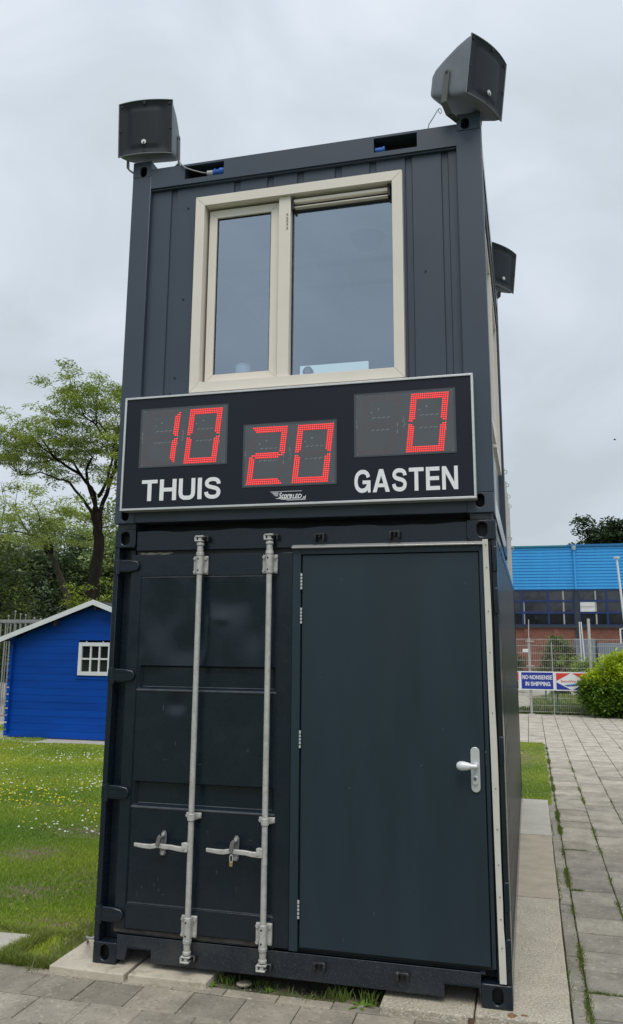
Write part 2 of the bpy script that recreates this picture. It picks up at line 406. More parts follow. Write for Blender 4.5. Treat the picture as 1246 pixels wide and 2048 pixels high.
panel_sheet().build('dented_panel', PAINT_LO, leaf, smooth=28, fix=False)
HILITE_WELD = mat('highlight_weld_paint', (.060, .070, .082), .32, var=.3, vscale=12)  # lighter tone paints the highlight on groove lips; weld seams share it
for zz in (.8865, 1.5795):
    B().tube([(.196, .0245, zz-.002), (1.114, .0245, zz-.002)], .0075, 10).build('groove_lip_highlight', HILITE_WELD, leaf)
    B().tube([(.226, .0535, zz+.018), (1.088, .0535, zz+.018)], .0035, 8).build('groove_lip_highlight', HILITE_WELD, leaf)
for zz in (2.2815, .3435): B().box(.2, 1.11, .0180, .024, zz-.003, zz+.003).build('weld_seam', HILITE_WELD, leaf)
# tapered hinge straps across post and leaf
for z in (2.355, 1.665, .965, .272):
    b = B()
    b.prism([(.0, z-.042), (.115, z-.040), (.172, z-.030), (.183, z-.012), (.183, z+.012), (.168, z+.030), (.115, z+.040), (.0, z+.042)], 'xz', -.004, .016)
    o = b.build('hinge_strap', PAINT_LO, lc, bevel=.006)
    b = B(); b.beam((.03, -.006, z+.027), (.165, -.004, z+.022), .006, .007); b.beam((.03, -.006, z-.027), (.165, -.004, z-.022), .006, .007)
    b.cyl((.036, .0, z-.052), (.036, .0, z+.052), .014, n=12); b.build('hinge_pin', PAINT_LO, o)
# door flange strip of the leaf edge + right jamb plate between leaf and personnel door
lbuild(lambda b: b.box(2.337, 2.360, .012, .06, .19, 2.442), 'jamb_filler')
lbuild(lambda b: b.box(1.2115, 1.2135, .03, .06, .178, 2.44), 'edge_seal', BLACK)
# locking rods
def rod(x, zc, tilt=0):
    b = B(); b.cyl((x, -.034, .20), (x, -.034, 2.41), .0172, n=20)
    r = b.build('locking_rod', GALV, lc)
    for z, s in ((2.351, 1), (.25, -1)):      # cast guide with four bolts
        b = B(); b.box(x-.054, x+.042, -.004, .014, z-.058, z+.058); b.cyl((x, -.034, z-.060), (x, -.034, z+.060), .0235, n=20); b.box(x-.022, x+.022, -.034, 0, z-.055, z+.055)
        q = b.build('rod_guide', GALV, lc, bevel=.004)
        for dx in (-.044, .032):
            for dz in (-.042, .042):
                b = B(); b.cyl((x+dx, -.014, z+dz), (x+dx, -.003, z+dz), .0095, .0105, n=10); b.build('bolt', GALV, q)
        for dz in (-.036, .036): B().cyl((x-.004, -.0585, z+dz), (x-.004, -.055, z+dz), .0055, n=10).build('weep_hole', BLACK, q)
        # collar, neck and cam end
        b = B(); e1 = z+s*.058
        b.cyl((x, -.034, e1), (x, -.034, e1+s*.022), .026, .024, n=20)
        b.cyl((x, -.034, e1+s*.022), (x, -.034, e1+s*.075), .0205, .018, n=18)
        b.cyl((x, -.034, e1+s*.062), (x, -.034, e1+s*.080), .024, n=18)
        zc_ = e1+s*.105
        b.box(x-.034, x+.020, -.056, -.012, zc_-.018, zc_-.008); b.box(x-.030, x+.026, -.056, -.012, zc_+.010, zc_+.020)
        b.box(x-.012, x+.010, -.050, -.016, zc_-.022, zc_+.02); b.box(x-.036, x-.022, -.052, -.020, zc_-.010, zc_+.014)
        b.build('cam_end', GALV, lc, bevel=.003)
        keeper(x+.022, zc_, .8)
    z = .860                                  # mid clamp
    b = B(); b.prism([(x-.048, z-.014), (x-.02, z-.022), (x+.02, z-.022), (x+.048, z-.014), (x+.048, z+.016), (x-.048, z+.016)], 'xz', .0, .014)
    b.cyl((x, -.034, z-.022), (x, -.034, z+.018), .0235, n=18); b.box(x-.02, x+.02, -.03, .0, z-.02, z+.016)
    q = b.build('rod_clamp', GALV, lc, bevel=.003)
    for dx in (-.038, .038):
        b = B(); b.cyl((x+dx, -.010, z), (x+dx, .002, z), .0095, n=10); b.build('bolt', GALV, q)
    return r
def keeper(x, z, k=1.0):
    b = B(); s = k
    b.box(x-.034*s, x+.034*s, -.030, .012, z+.012*s, z+.026*s); b.box(x-.038*s, x-.020*s, -.034, .012, z-.022*s, z+.020*s)
    b.box(x+.020*s, x+.036*s, -.034, .012, z-.022*s, z+.022*s); b.box(x-.012*s, x+.008*s, -.022, .012, z-.004, z+.014*s)
    return b.build('cam_keeper', KEEP, lc, bevel=.004)
KEEP = mat('worn_keeper_paint', (.016, .019, .024), .38, var=.4, vscale=30, bump=.3, bscale=80, speck=((.17, .17, .16), 38, .60, .68, .8))
rod(.616, 0); rod(1.074, 0)
keeper(1.386, 2.509, .95); keeper(1.848, 2.512, .95); keeper(1.400, .118); keeper(1.862, .112)
# handles with retainers
def handle(xr, xl, z, flip=1):
    b = B(); b.box(xr-.032, xr+.006, -.058, -.046, z-.026, z+.026); b.box(xr-.030, xr+.012, -.05, -.02, z-.024, z+.024)
    q = b.build('handle_hub', GALV, lc, bevel=.004)
    B().cyl((xr-.02, -.066, z), (xr-.02, -.056, z), .010, n=12).build('bolt', GALV, q)
    b = B(); L_ = xr-.03-xl
    pts = [(xr-.028, z+.004), (xr-.06, z+.004), (xr-.10, z+.009), (xl+L_*.62, z+.009), (xl+L_*.5, z+.013), (xl+L_*.34, z+.004), (xl+L_*.2, z+.004), (xl, z+.007)]
    low = [(p[0], p[1]-w) for p, w in zip(pts, (.030, .028, .027, .026, .026, .027, .025, .021))]
    b.prism(pts+low[::-1], 'xz', -.056, -.040)
    b.build('lock_handle', GALV, lc, bevel=.004)
    xm = xl+L_*.53
    b = B(); b.prism([(xm-.022, z-.058), (xm-.014, z-.068), (xm+.010, z-.068), (xm+.018, z-.058), (xm+.018, z+.058), (xm+.010, z+.072), (xm-.006, z+.072), (xm-.014, z+.06)], 'xz', .004, .016)
    b.prism([(xm-.020, z+.005), (xm+.002, z-.006), (xm+.016, z+.05), (xm+.006, z+.066), (xm-.008, z+.05)], 'xz', -.070, -.060)
    b.box(xm-.004, xm+.012, -.066, .006, z+.030, z+.048)
    q = b.build('handle_retainer', GALV_D, lc, bevel=.003)
    for dz in (-.052, .054):
        B().cyl((xm+.002, -.010, z+dz), (xm+.002, .006, z+dz), .010, n=12).build('bolt', GALV, q)
    return xm
GALV_D = mat('grey_zinc', (.19, .195, .195), .5, metal=.4, var=.25, vscale=30, bump=.1, bscale=120)
handle(.600, .262, .690); xm2 = handle(1.062, .722, .690)
pl = thing('padlock', 'small brass padlock hanging from the middle latch of the right-hand rod handle', 'padlock', (xm2, -.075, .66))
b = B(); b.box(xm2-.0095, xm2+.0095, -.079, -.066, .612, .640); b.build('lock_body', BRASS, pl, bevel=.003)
b = B(); b.tube([(xm2-.008, -.072, .640), (xm2-.009, -.072, .664), (xm2-.004, -.072, .674), (xm2+.004, -.072, .674), (xm2+.009, -.072, .664), (xm2+.008, -.072, .640)], .0032, 8); b.build('shackle', GALV, pl)

# personnel door
def dframe(b):
    b.box(1.2145, 1.266, .0, .06, .176, 2.4415); b.box(2.338, 2.3585, .001, .06, .19, 2.4415); b.box(1.266, 2.338, .0, .06, 2.407, 2.4415)
fr = lbuild(dframe, 'door_frame', PAINT_DOOR, bevel=.002)
lbuild(lambda b: b.box(1.262, 2.345, .030, .07, .176, 2.41), 'frame_rebate', BLACK)
def dleaf():
    b = B(); b.box(1.274, 2.332, .008, .04, .196, 2.4015); return b
pd = dleaf().build('steel_door', PAINT_DOOR, lc, bevel=.003)
for z0, z1 in ((2.195, 2.292), (1.990, 2.084), (1.271, 1.369), (.348, .444)):
    o = B().cyl((1.270, -.001, z0), (1.270, -.001, z1), .0065, n=12).build('hinge', HANDLE, pd)
    b = B()
    for k in range(1, 5): zz = z0+(z1-z0)*k/5; b.cyl((1.270, -.001, zz-.0022), (1.270, -.001, zz+.0022), .0072, n=12)
    b.build('hinge_gap', BLACK, o)
def stadium(cx, cz, w, h, n=12):
    r = w/2; P = []
    for i in range(n+1): a = math.pi*i/n; P.append((cx+r*math.cos(a), cz+h/2-r+r*math.sin(a)))
    for i in range(n+1): a = math.pi+math.pi*i/n; P.append((cx+r*math.cos(a), cz-h/2+r+r*math.sin(a)))
    return P
hp = B().prism(stadium(2.2805, 1.194, .050, .240), 'xz', -.004, .007).build('handle_plate', HANDLE, pd, bevel=.003)
b = B().prism(stadium(2.2785, 1.138, .028, .050), 'xz', -.014, -.004); cyl_o = b.build('lock_cylinder', HANDLE, pd, bevel=.003)
b = B().cyl((2.2775, -.0155, 1.146), (2.2775, -.0138, 1.146), .009, n=16); b.build('keyway', GALV_D, pd)
b = B().box(2.2765, 2.2785, -.0165, -.0150, 1.146, 1.154); b.build('key_slot', BLACK, pd)
b = B().cyl((2.285, -.004, 1.219), (2.285, -.040, 1.219), .0145, .0125, n=16)
prof = [(2.292, .011), (2.282, .0125), (2.27, .012), (2.258, .0155), (2.245, .020), (2.23, .0235), (2.215, .0255), (2.20, .0245), (2.188, .019), (2.181, .010), (2.1795, .002)]
b.tube([(x, -.047-.006*math.sin((x-2.18)*14), 1.2175) for x, r in prof], [r for x, r in prof], 16)
b.build('lever_handle', mat('white_handle', (.70, .73, .76), .25, metal=.1, var=.02), pd, smooth=60)
b = B(); b.box(2.3395, 2.3405, -.001, .004, 1.215, 1.290); b.box(2.336, 2.343, -.002, .003, 1.287, 1.293); b.build('strike_scratch', GALV_D, pd)
# drip rail, white corner strip
b = B().prism([(-.028, 2.4425), (-.031, 2.449), (.0, 2.4665), (.012, 2.4665), (.012, 2.4425)], 'yz', 1.2125, 2.3605)
b.build('drip_rail', ALU, lc, bevel=.0015)
def strip(b):
    n = 36; L_ = []; R_ = []
    for i in range(n+1):
        t = i/n; z = 2.474-2.348*t
        L_.append((2.3595+.014*t, z)); R_.append((2.3925+.0150*t+.0018*math.sin(z*7)+(.003*math.exp(-((z-1.4)/.25)**2)-.004*math.exp(-((z-.42)/.05)**2)), z))
    b.prism(L_+R_[::-1], 'xz', -.006, .002)
ws = lbuild(strip, 'white_edge_strip', WHITE_TRIM, bevel=.001, smooth=60)
for z in (2.44, 2.31, 2.06, 1.83, 1.50, 1.10, .89, .71, .55, .44, .30):
    t = (2.474-z)/2.348
    B().cyl((2.378+.014*t, -.0085, z), (2.378+.014*t, -.004, z), .0038, n=8).build('screw', GALV_D, ws)
# side and rear walls, roof, floor frame
def corr(x_out, sgn, y0, y1, z0, z1, pitch, dep):
    """trapezoid corrugation running vertically on an x-facing wall"""
    pts = [(y0, 0)]; y = y0+.02
    while y+pitch < y1:
        pts += [(y, 0), (y+.07, -dep), (y+.142, -dep), (y+.212, 0)]; y += pitch
    pts += [(y1, 0)]
    vs = []; fs = []
    for y, d in pts:
        for z in (z0, z1): vs.append((x_out+sgn*d, y, z))
    for i in range(len(pts)-1): fs.append((2*i, 2*i+2, 2*i+3, 2*i+1))
    return B().add(vs, fs)
corr(Wd-.006, 1, .14, D1-.12, .16, 2.50, .278, .034).build('corrugated_side_wall', PAINT_SIDE, lc, smooth=0)
corr(.006, -1, .14, D1-.12, .16, 2.50, .278, .034).build('corrugated_side_wall', PAINT_SIDE, lc, smooth=0)
for x0 in (.002, Wd-.062):
    lbuild(lambda b: b.box(x0, x0+.06, .178, D1-.178, 2.50, 2.56), 'top_side_rail', PAINT_SIDE)
    lbuild(lambda b: b.box(x0, x0+.06, .178, D1-.178, .03, .165), 'bottom_side_rail', PAINT_SIDE)
lbuild(lambda b: b.box(.1, Wd-.1, D1-.05, D1-.03, .1, 2.55), 'rear_wall', PAINT_SIDE)
lbuild(lambda b: b.box(.03, Wd-.03, .09, D1-.05, 2.545, 2.565), 'roof_sheet', PAINT_SIDE)
ub_gap = lbuild(lambda b: b.box(.11, 2.32, .155, .20, 2.566, 2.631), 'gap_dark_bar', BLACK)  # black bar added to darken the see-through gap between the containers
lbuild(lambda b: b.box(.05, Wd-.05, .10, D1-.1, .12, .15), 'floor_frame', DARKIN)
# scratches and scuffs worn through the paint
SCR = mat('scuffed_bare_paint', (.17, .18, .19), .7, var=.4, vscale=60)
b = B(); r9 = random.Random(4)
for k in range(34):
    if k < 22: x, z = r9.uniform(.24, 1.05), r9.choice((r9.uniform(.38, .62), r9.uniform(.36, .84), r9.uniform(1.1, 1.5))); y = .0185-.0005
    else: x, z = r9.uniform(1.32, 2.28), r9.uniform(.25, 2.3); y = .0072
    l = r9.uniform(.008, .035)*(1 if k < 22 else .5); a = r9.choice((1.5, 1.4, 1.7, .1, .3, 2.8)); w = r9.uniform(.0004, .0009)
    dx, dz = math.cos(a)*l/2, math.sin(a)*l/2; nx, nz = -math.sin(a)*w, math.cos(a)*w
    b.add([(x-dx-nx, y, z-dz-nz), (x+dx-nx, y, z+dz-nz), (x+dx+nx, y, z+dz+nz), (x-dx+nx, y, z-dz+nz)], [(0, 1, 2, 3)])
tag(b.build('scratches', SCR, lc, smooth=0, fix=False), kind='stuff')
# ------------------------------------------------------------------ upper cabin
Z2, H2, D2 = 2.6326, 5.2507, 2.99
uc = thing('office_container', 'slate grey upper cabin with a cream framed window, stacked on the lower container', 'container cabin', (Wd/2, 0, Z2))
def ub(bf, name, m=PAINT_UP, parent=None, **k):
    b = B(); bf(b); return b.build(name, m, parent or uc, **k)
# front frame: posts, top rail with two sockets, bottom rail
UL, UR = -.012, 2.436
def upost(x0, x1):
    def f(b): b.box(x0, x1, .0, .15, Z2+.12, H2-.12)
    ub(f, 'corner_post', bevel=.005)
upost(UL, .133); upost(2.277, UR)
for (x0, x1, hx, z0, z1, hz) in ((UL, .128, .070, H2-.12, H2, H2-.078), (2.284, UR, 2.338, H2-.12, H2, H2-.070), (UL, .133, .063, Z2, Z2+.12, Z2+.058), (2.277, UR, 2.353, Z2, Z2+.12, Z2+.072)):
    b = B(); casting(b, x0, x1, z0, z1, .0, .16, hx, hz, .026, .040)
    o = b.build('corner_block', PAINT_UP, uc, bevel=.004)
    if x0 > 1 or z0 < 3:
        b = B(); pocket(b, x0+.01, x1-.01, z0+.01, z1-.01, .07); b.build('hole_shadow_plate', BLACK, o)
for x0 in (UL, 2.30):
    for z0 in (Z2, H2-.12): ub(lambda b: b.box(x0, x0+.136, D2-.16, D2, z0, z0+.12), 'corner_block', bevel=.004)
    ub(lambda b: b.box(x0, x0+.136, D2-.15, D2-.002, Z2+.12, H2-.12), 'corner_post', bevel=.004)
SL = ((.389, .681, 5.068, 5.167), (1.738, 2.025, 5.063, 5.167))
RT, RB = 5.183, 5.031
def rail(b):
    b.box(.128, .389, .002, .14, RB, RT); b.box(.681, 1.738, .002, .14, RB, RT); b.box(2.025, 2.284, .002, .14, RB, RT)
    for x0, x1, z0, z1 in SL: b.box(x0, x1, .002, .14, RB, z0); b.box(x0, x1, .002, .14, z1, RT)
ub(rail, 'top_rail', fix=False, bevel=0)
ub(lambda b: (b.box(.133, 2.277, .015, .035, RB-.012, RB-.001)), 'drip_edge', PAINT_UP)
for x0, x1, z0, z1 in SL: ub(lambda b: b.box(x0-.01, x1+.01, .125, .135, z0-.01, z1+.01), 'socket_recess', BLACK)
ub(lambda b: b.box(.133, 2.277, .004, .14, Z2+.004, 2.78), 'bottom_rail', bevel=.003)
ub(lambda b: (b.box(.15, 2.28, .10, .16, RT, RT+.022), b.box(.9, 1.1, .1, .14, RT+.02, RT+.032), b.box(2.05, 2.2, .06, .16, RT, RT+.035)), 'roof_edge_membrane', BLACK)
def plugbody(b, x0, x1, y, z, r): b.cyl((x0, y, z), (x1, y, z), r, n=18)
b = B(); plugbody(b, 1.742, 1.800, .05, 5.098, .026); b.cyl((1.795, .05, 5.098), (1.808, .05, 5.098), .030, n=18); b.build('power_socket', BLUE_PLUG, uc, bevel=.002)
# ribbed front wall with an opening for the window
WX0, WX1, WZ0, WZ1 = .490, 1.925, 3.490, 4.902
gro = [.278, .51, .748, .988, 1.203, 1.465, 1.701, 1.939, 2.174]
def wallseg(b, x0, x1, z0, z1):
    pts = [(x0, .036)]
    for g in gro:
        if x0+.004 < g and g+.052 < x1: pts += [(g, .036), (g+.005, .047), (g+.043, .047), (g+.048, .036)]
    pts += [(x1, .036), (x1, .052), (x0, .052)]
    b.prism(pts, 'xy', z0, z1)
def fwall(b):
    wallseg(b, .133, WX0+.02, 2.75, RB); wallseg(b, WX1-.02, 2.277, 2.75, RB); wallseg(b, WX0+.02, WX1-.02, WZ1-.02, RB); wallseg(b, WX0+.02, WX1-.02, 2.75, WZ0+.02)
ub(fwall, 'ribbed_front_wall', smooth=0)
for x, z in ((.41, 4.86), (.40, 4.18), (.36, 3.62), (2.06, 4.20), (.33, 3.51)):
    ub(lambda b: b.cyl((x, .030, z), (x, .038, z), .006, n=10), 'rivet', BLACK)
# window
wn = ub(lambda b: (b.prism([(WX0, WZ0), (WX1, WZ0), (WX1-.068, WZ0+.068), (WX0+.068, WZ0+.068)], 'xz', -.018, .085), b.prism([(WX0, WZ1), (WX0+.068, WZ1-.068), (WX1-.068, WZ1-.068), (WX1, WZ1)], 'xz', -.018, .085),
                   b.prism([(WX0, WZ0+.002), (WX0+.0665, WZ0+.0685), (WX0+.0665, WZ1-.0685), (WX0, WZ1-.002)], 'xz', -.018, .085), b.prism([(WX1, WZ0+.002), (WX1, WZ1-.002), (WX1-.0665, WZ1-.0685), (WX1-.0665, WZ0+.0685)], 'xz', -.018, .085)),
        'window', CREAM, bevel=.0012, fix=False)
b = B(); b.box(1.086, 1.168, .004, .09, WZ0+.068, WZ1-.068); b.build('mullion', CREAM, wn, bevel=.004)
SX0, SX1, SZ0, SZ1 = .573, 1.086, 3.560, 4.822
def fr4(b, x0, x1, z0, z1, w, y0, y1):
    b.prism([(x0, z0), (x1, z0), (x1-w, z0+w), (x0+w, z0+w)], 'xz', y0, y1); b.prism([(x0, z1), (x0+w, z1-w), (x1-w, z1-w), (x1, z1)], 'xz', y0, y1)
    e_ = .0012
    b.prism([(x0, z0+e_), (x0+w-e_, z0+w), (x0+w-e_, z1-w), (x0, z1-e_)], 'xz', y0, y1); b.prism([(x1, z0+e_), (x1, z1-e_), (x1-w+e_, z1-w), (x1-w+e_, z0+w)], 'xz', y0, y1)
b = B(); fr4(b, SX0, SX1-.010, SZ0+.006, SZ1-.006, .057, .042, .08); b.build('sash', CREAM, wn, bevel=.002, fix=False)
b = B(); fr4(b, SX0-.004, SX1-.004, SZ0, SZ1, .012, .055, .09); b.build('sash_seal', BLACK, wn, fix=False)
b = B(); b.box(SX0+.05, SX1-.06, .062, .066, SZ0+.055, SZ1-.055); b.build('pane', GLASS_UP, wn, smooth=0)
b = B(); fr4(b, SX0+.055, SX1-.067, SZ0+.061, SZ1-.061, .008, .057, .07); b.build('glazing_bead', BLACK, wn, fix=False)
b = B(); b.box(1.166, 1.862, .060, .064, WZ0+.066, WZ1-.075); b.build('pane', GLASS_UP, wn, smooth=0)
b = B(); fr4(b, 1.168, 1.8585, WZ0+.068, WZ1-.068, .009, .054, .07); b.build('glazing_bead', BLACK, wn, fix=False)
v = B(); v.prism([(.050, 4.744), (.022, 4.752), (.022, 4.758), (.046, 4.775)], 'yz', 1.182, 1.832); v.prism([(.046, 4.780), (.014, 4.784), (.010, 4.800), (.022, 4.812), (.05, 4.815)], 'yz', 1.186, 1.828)
v = v.build('trickle_vent', CREAM, wn, bevel=.0015)
b = B(); b.box(1.176, 1.190, .010, .058, 4.735, 4.815); b.box(1.826, 1.842, .008, .058, 4.745, 4.830); b.box(1.184, 1.834, .040, .058, 4.770, 4.785); b.box(1.184, 1.834, .045, .058, 4.732, 4.745); b.build('vent_end_cap', BLACK, wn)
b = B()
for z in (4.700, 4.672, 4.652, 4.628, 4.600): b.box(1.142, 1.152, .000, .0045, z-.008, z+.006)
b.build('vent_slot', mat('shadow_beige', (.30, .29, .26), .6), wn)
# cabin shell
ub(lambda b: b.box(.02, 2.40, .15, D2-.05, H2-.15, H2-.13), 'ceiling', mat('white_ceiling', (.55, .56, .56), .7))
ub(lambda b: b.box(.0, UR-.02, .13, D2-.01, H2-.085, H2-.065), 'roof_sheet', BLACK)
ub(lambda b: b.box(.02, 2.40, .06, D2-.05, Z2+.14, Z2+.17), 'floor', mat('cabin_floor', (.12, .11, .10), .7))
ub(lambda b: b.box(.10, 2.34, D2-.07, D2-.04, Z2+.1, H2-.1), 'rear_wall', mat('cabin_rear_wall', (.30, .31, .33), .7))
ub(lambda b: b.box(.02, .05, .10, D2-.06, Z2+.1, H2-.1), 'left_side_wall', PAINT_UP)
PAINT_SIDE_UP = mat('pale_side_paint', (.05, .065, .085), .14, var=.1, spec=.6)
ub(lambda b: (b.box(2.35, 2.392, .15, .36, Z2+.12, H2-.12), b.box(2.35, 2.392, 2.78, D2-.15, Z2+.12, H2-.12), b.box(2.35, 2.392, .36, 2.78, Z2+.12, 3.40), b.box(2.35, 2.392, .36, 2.78, 4.86, H2-.12)), 'right_side_wall', PAINT_SIDE_UP, fix=False, smooth=0)
for x0 in (UL+.002, UR-.062):
    ub(lambda b: b.box(x0, x0+.06, .16, D2-.16, H2-.20, H2-.075), 'side_rail', PAINT_SIDE_UP, bevel=.003)
    ub(lambda b: b.box(x0, x0+.06, .16, D2-.16, Z2+.01, Z2+.14), 'side_rail', PAINT_SIDE_UP, bevel=.003)
for y0, y1 in ((.36, 1.52), (1.62, 2.78)):
    w2 = ub(lambda b: (b.box(2.36, 2.416, y0, y0+.065, 3.40, 4.86), b.box(2.36, 2.416, y1-.065, y1, 3.40, 4.86), b.box(2.36, 2.414, y0+.065, y1-.065, 3.40, 3.465), b.box(2.36, 2.414, y0+.065, y1-.065, 4.795, 4.86)), 'side_window', CREAM, fix=False)
    B().box(2.375, 2.380, y0+.06, y1-.06, 3.46, 4.80).build('pane', GLASS_UP, w2, smooth=0)
    ub(lambda b: b.prism([(2.36, 4.99), (2.428, 4.985), (2.432, 4.90), (2.425, 4.86), (2.36, 4.87)], 'xz', y0-.09, y1+.03), 'shutter_box', BLACK)
# spacer blocks between the containers
for x0 in (.01, 2.29):
    ub(lambda b: b.box(x0, x0+.13, .012, .15, H1, Z2), 'twist_lock_spacer', PAINT_SILL, bevel=.004)
    ub(lambda b: b.box(x0, x0+.13, D2-.15, D2, H1, Z2), 'twist_lock_spacer', PAINT_SILL, bevel=.004)
ub(lambda b: b.cyl((1.47, 1.2, H2-.15), (1.47, 1.2, H2-.22), .14, .10, n=24), 'ceiling_lamp', DARKIN)
ub(lambda b: (b.box(.1, 2.34, 1.55, 1.60, H2-.18, H2-.15)), 'ceiling_conduit', GALV_D); ub(lambda b: (b.box(.1, 2.34, 2.0, 2.03, H2-.18, H2-.15)), 'ceiling_conduit', GALV_D)
# things seen through the window
b = B().box(1.19, 1.655, .20, .215, 3.50, 3.692); tag(b.build('glow_panel', emit('added_panel_glow', (.62, .72, .66), .8), None, bevel=.003, org=Vector((1.43, .2, 3.5))), 'pale panel with an added glow, standing inside the cabin behind the bottom of the large window pane', 'panel').location = (1.43, .2, 3.5)  # pale panel behind the pane; its glow is added to brighten it
wc = thing('webcam', 'round black webcam standing inside at the lower left corner of the large window pane', 'webcam', (1.27, .12, 3.50))
b = B(); b.cyl((1.27, .10, 3.618), (1.27, .135, 3.618), .034, n=24); b.box(1.255, 1.285, .11, .13, 3.54, 3.61); b.cyl((1.27, .12, 3.52), (1.27, .12, 3.545), .04, n=20); b.build('camera_body', mat('dark_plastic', (.03, .035, .045), .4), wc, bevel=.003)
B().cyl((1.27, .096, 3.618), (1.27, .101, 3.618), .018, n=20).build('lens_ring', GALV_D, wc)
cu = B(); cu.cyl((.80, .16, 3.56), (.80, .16, 3.705), .045, .050, n=24); cu.cyl((.80, .16, 3.705), (.80, .16, 3.712), .053, n=24)
cu = cu.build('cup', mat('pale_cup', (.70, .76, .72), .5), None, org=Vector((.80, .16, 3.56)), bevel=.002); cu.location = (.80, .16, 3.56); tag(cu, 'pale paper cup standing inside behind the bottom of the narrow window sash', 'cup')
ub(lambda b: b.box(.2, 2.3, .09, .5, 3.48, 3.505), 'desk_top', mat('desk_top', (.45, .45, .42), .6))
# ================================================================== scoreboard
X0, X1, ZB0, ZB1, YF = .069, 2.3395, 2.7035, 3.4610, -.085
sb = thing('scoreboard', 'wide black electronic scoreboard in an aluminium frame reading THUIS and GASTEN above the door', 'scoreboard', ((X0+X1)/2, 0, ZB0))
B().box(X0+.012, X1-.012, YF+.003, -.006, ZB0+.012, ZB1-.012).build('face_panel', BOARD, sb)
b = B(); w = .0135
b.box(X0, X1, YF-.004, -.004, ZB0, ZB0+w); b.box(X0, X1, YF-.004, -.004, ZB1-w, ZB1); b.box(X0, X0+w, YF-.004, -.004, ZB0+w, ZB1-w); b.box(X1-w, X1, YF-.004, -.004, ZB0+w, ZB1-w)
b.build('aluminium_frame', ALU, sb, bevel=.0015, fix=False)
def textmesh(s, x0, x1, z0, z1, y, name, m, parent, off=0.0, depth=.0012, shear=0, space=1.0):
    cu = bpy.data.curves.new('txt', 'FONT'); cu.body = s; cu.offset = off; cu.extrude = 0; cu.shear = shear; cu.space_character = space; cu.resolution_u = 3
    ob = bpy.data.objects.new('txt', cu); COL.objects.link(ob)
    dg = bpy.context.evaluated_depsgraph_get(); me = bpy.data.meshes.new_from_object(ob.evaluated_get(dg))
    bpy.data.objects.remove(ob); n = len(me.vertices); v = np.empty(n*3, np.float32); me.vertices.foreach_get('co', v); v = v.reshape(-1, 3)
    mn, mx_ = v.min(0), v.max(0); o = ORG[parent.name]
    out = np.empty_like(v); out[:, 0] = x0+(v[:, 0]-mn[0])/(mx_[0]-mn[0])*(x1-x0)-o[0]; out[:, 2] = z0+(v[:, 1]-mn[1])/(mx_[1]-mn[1])*(z1-z0)-o[2]; out[:, 1] = y-o[1]
    me.vertices.foreach_set('co', out.ravel()); me.materials.clear(); me.materials.append(m); me.update()
    q = bpy.data.objects.new(name, me); COL.objects.link(q); q.parent = parent
    return q
def smoothline(P, k=4):
    out = []
    for i in range(len(P)-1):
        p0, p1, p2, p3 = P[max(i-1, 0)], P[i], P[i+1], P[min(i+2, len(P)-1)]
        for j in range(k):
            t = j/k; out.append(tuple(.5*((2*p1[a])+(-p0[a]+p2[a])*t+(2*p0[a]-5*p1[a]+4*p2[a]-p3[a])*t*t+(-p0[a]+3*p1[a]-3*p2[a]+p3[a])*t**3) for a in (0, 1)))
    return out+[P[-1]]
ST = .19
GL = {'I': (.20, [('r', 0, .20, 0, 1)]), 'T': (.78, [('r', .29, .49, 0, .84), ('r', 0, .78, .83, 1)]), 'H': (.82, [('r', 0, ST+.01, 0, 1), ('r', .62, .82, 0, 1), ('r', .19, .63, .42, .60)]),
      'E': (.72, [('r', 0, .2, 0, 1), ('r', .19, .72, 0, .17), ('r', .19, .68, .42, .59), ('r', .19, .71, .83, 1)]), 'N': (.82, [('r', 0, .19, 0, 1), ('r', .63, .82, 0, 1), ('p', [(0.0, 1), (.21, 1), (.82, 0), (.61, 0)])]),
      'A': (.92, [('p', [(0, 0), (.21, 0), (.555, 1), (.35, 1)]), ('p', [(.92, 0), (.70, 0), (.36, 1), (.57, 1)]), ('r', .20, .72, .21, .37)]), '-': (.34, [('r', 0, .34, .36, .54)]),
      'U': (.80, [('s', [(.097, 1.0), (.097, .9), (.097, .55), (.097, .34), (.135, .185), (.25, .10), (.4, .092), (.55, .10), (.665, .185), (.703, .34), (.703, .55), (.703, .9), (.703, 1.0)], .19)]),
      'S': (.79, [('s', [(.692, .685), (.665, .80), (.56, .885), (.40, .912), (.24, .885), (.135, .79), (.13, .67), (.22, .585), (.38, .535), (.55, .485), (.66, .41), (.69, .29), (.64, .165), (.53, .10), (.39, .086), (.24, .115), (.135, .20), (.098, .325)], .18)]),
      'G': (.88, [('s', [(.765, .665), (.71, .80), (.60, .885), (.46, .912), (.30, .88), (.165, .77), (.105, .62), (.095, .5), (.105, .37), (.165, .22), (.29, .115), (.44, .086), (.59, .12), (.70, .21), (.775, .34)], .185), ('r', .45, .88, .37, .53), ('r', .735, .88, 0, .38)]),
      'O': (.94, [('s', [(.47+.372*math.cos(a), .5+.412*math.sin(a)) for a in np.linspace(0, 2*math.pi, 21)], .185)]),
      'P': (.76, [('r', 0, .2, 0, 1), ('s', [(.19, .915), (.30, .915), (.46, .910), (.60, .865), (.665, .71), (.60, .555), (.46, .50), (.30, .495), (.19, .495)], .17)]), ' ': (.25, [])}
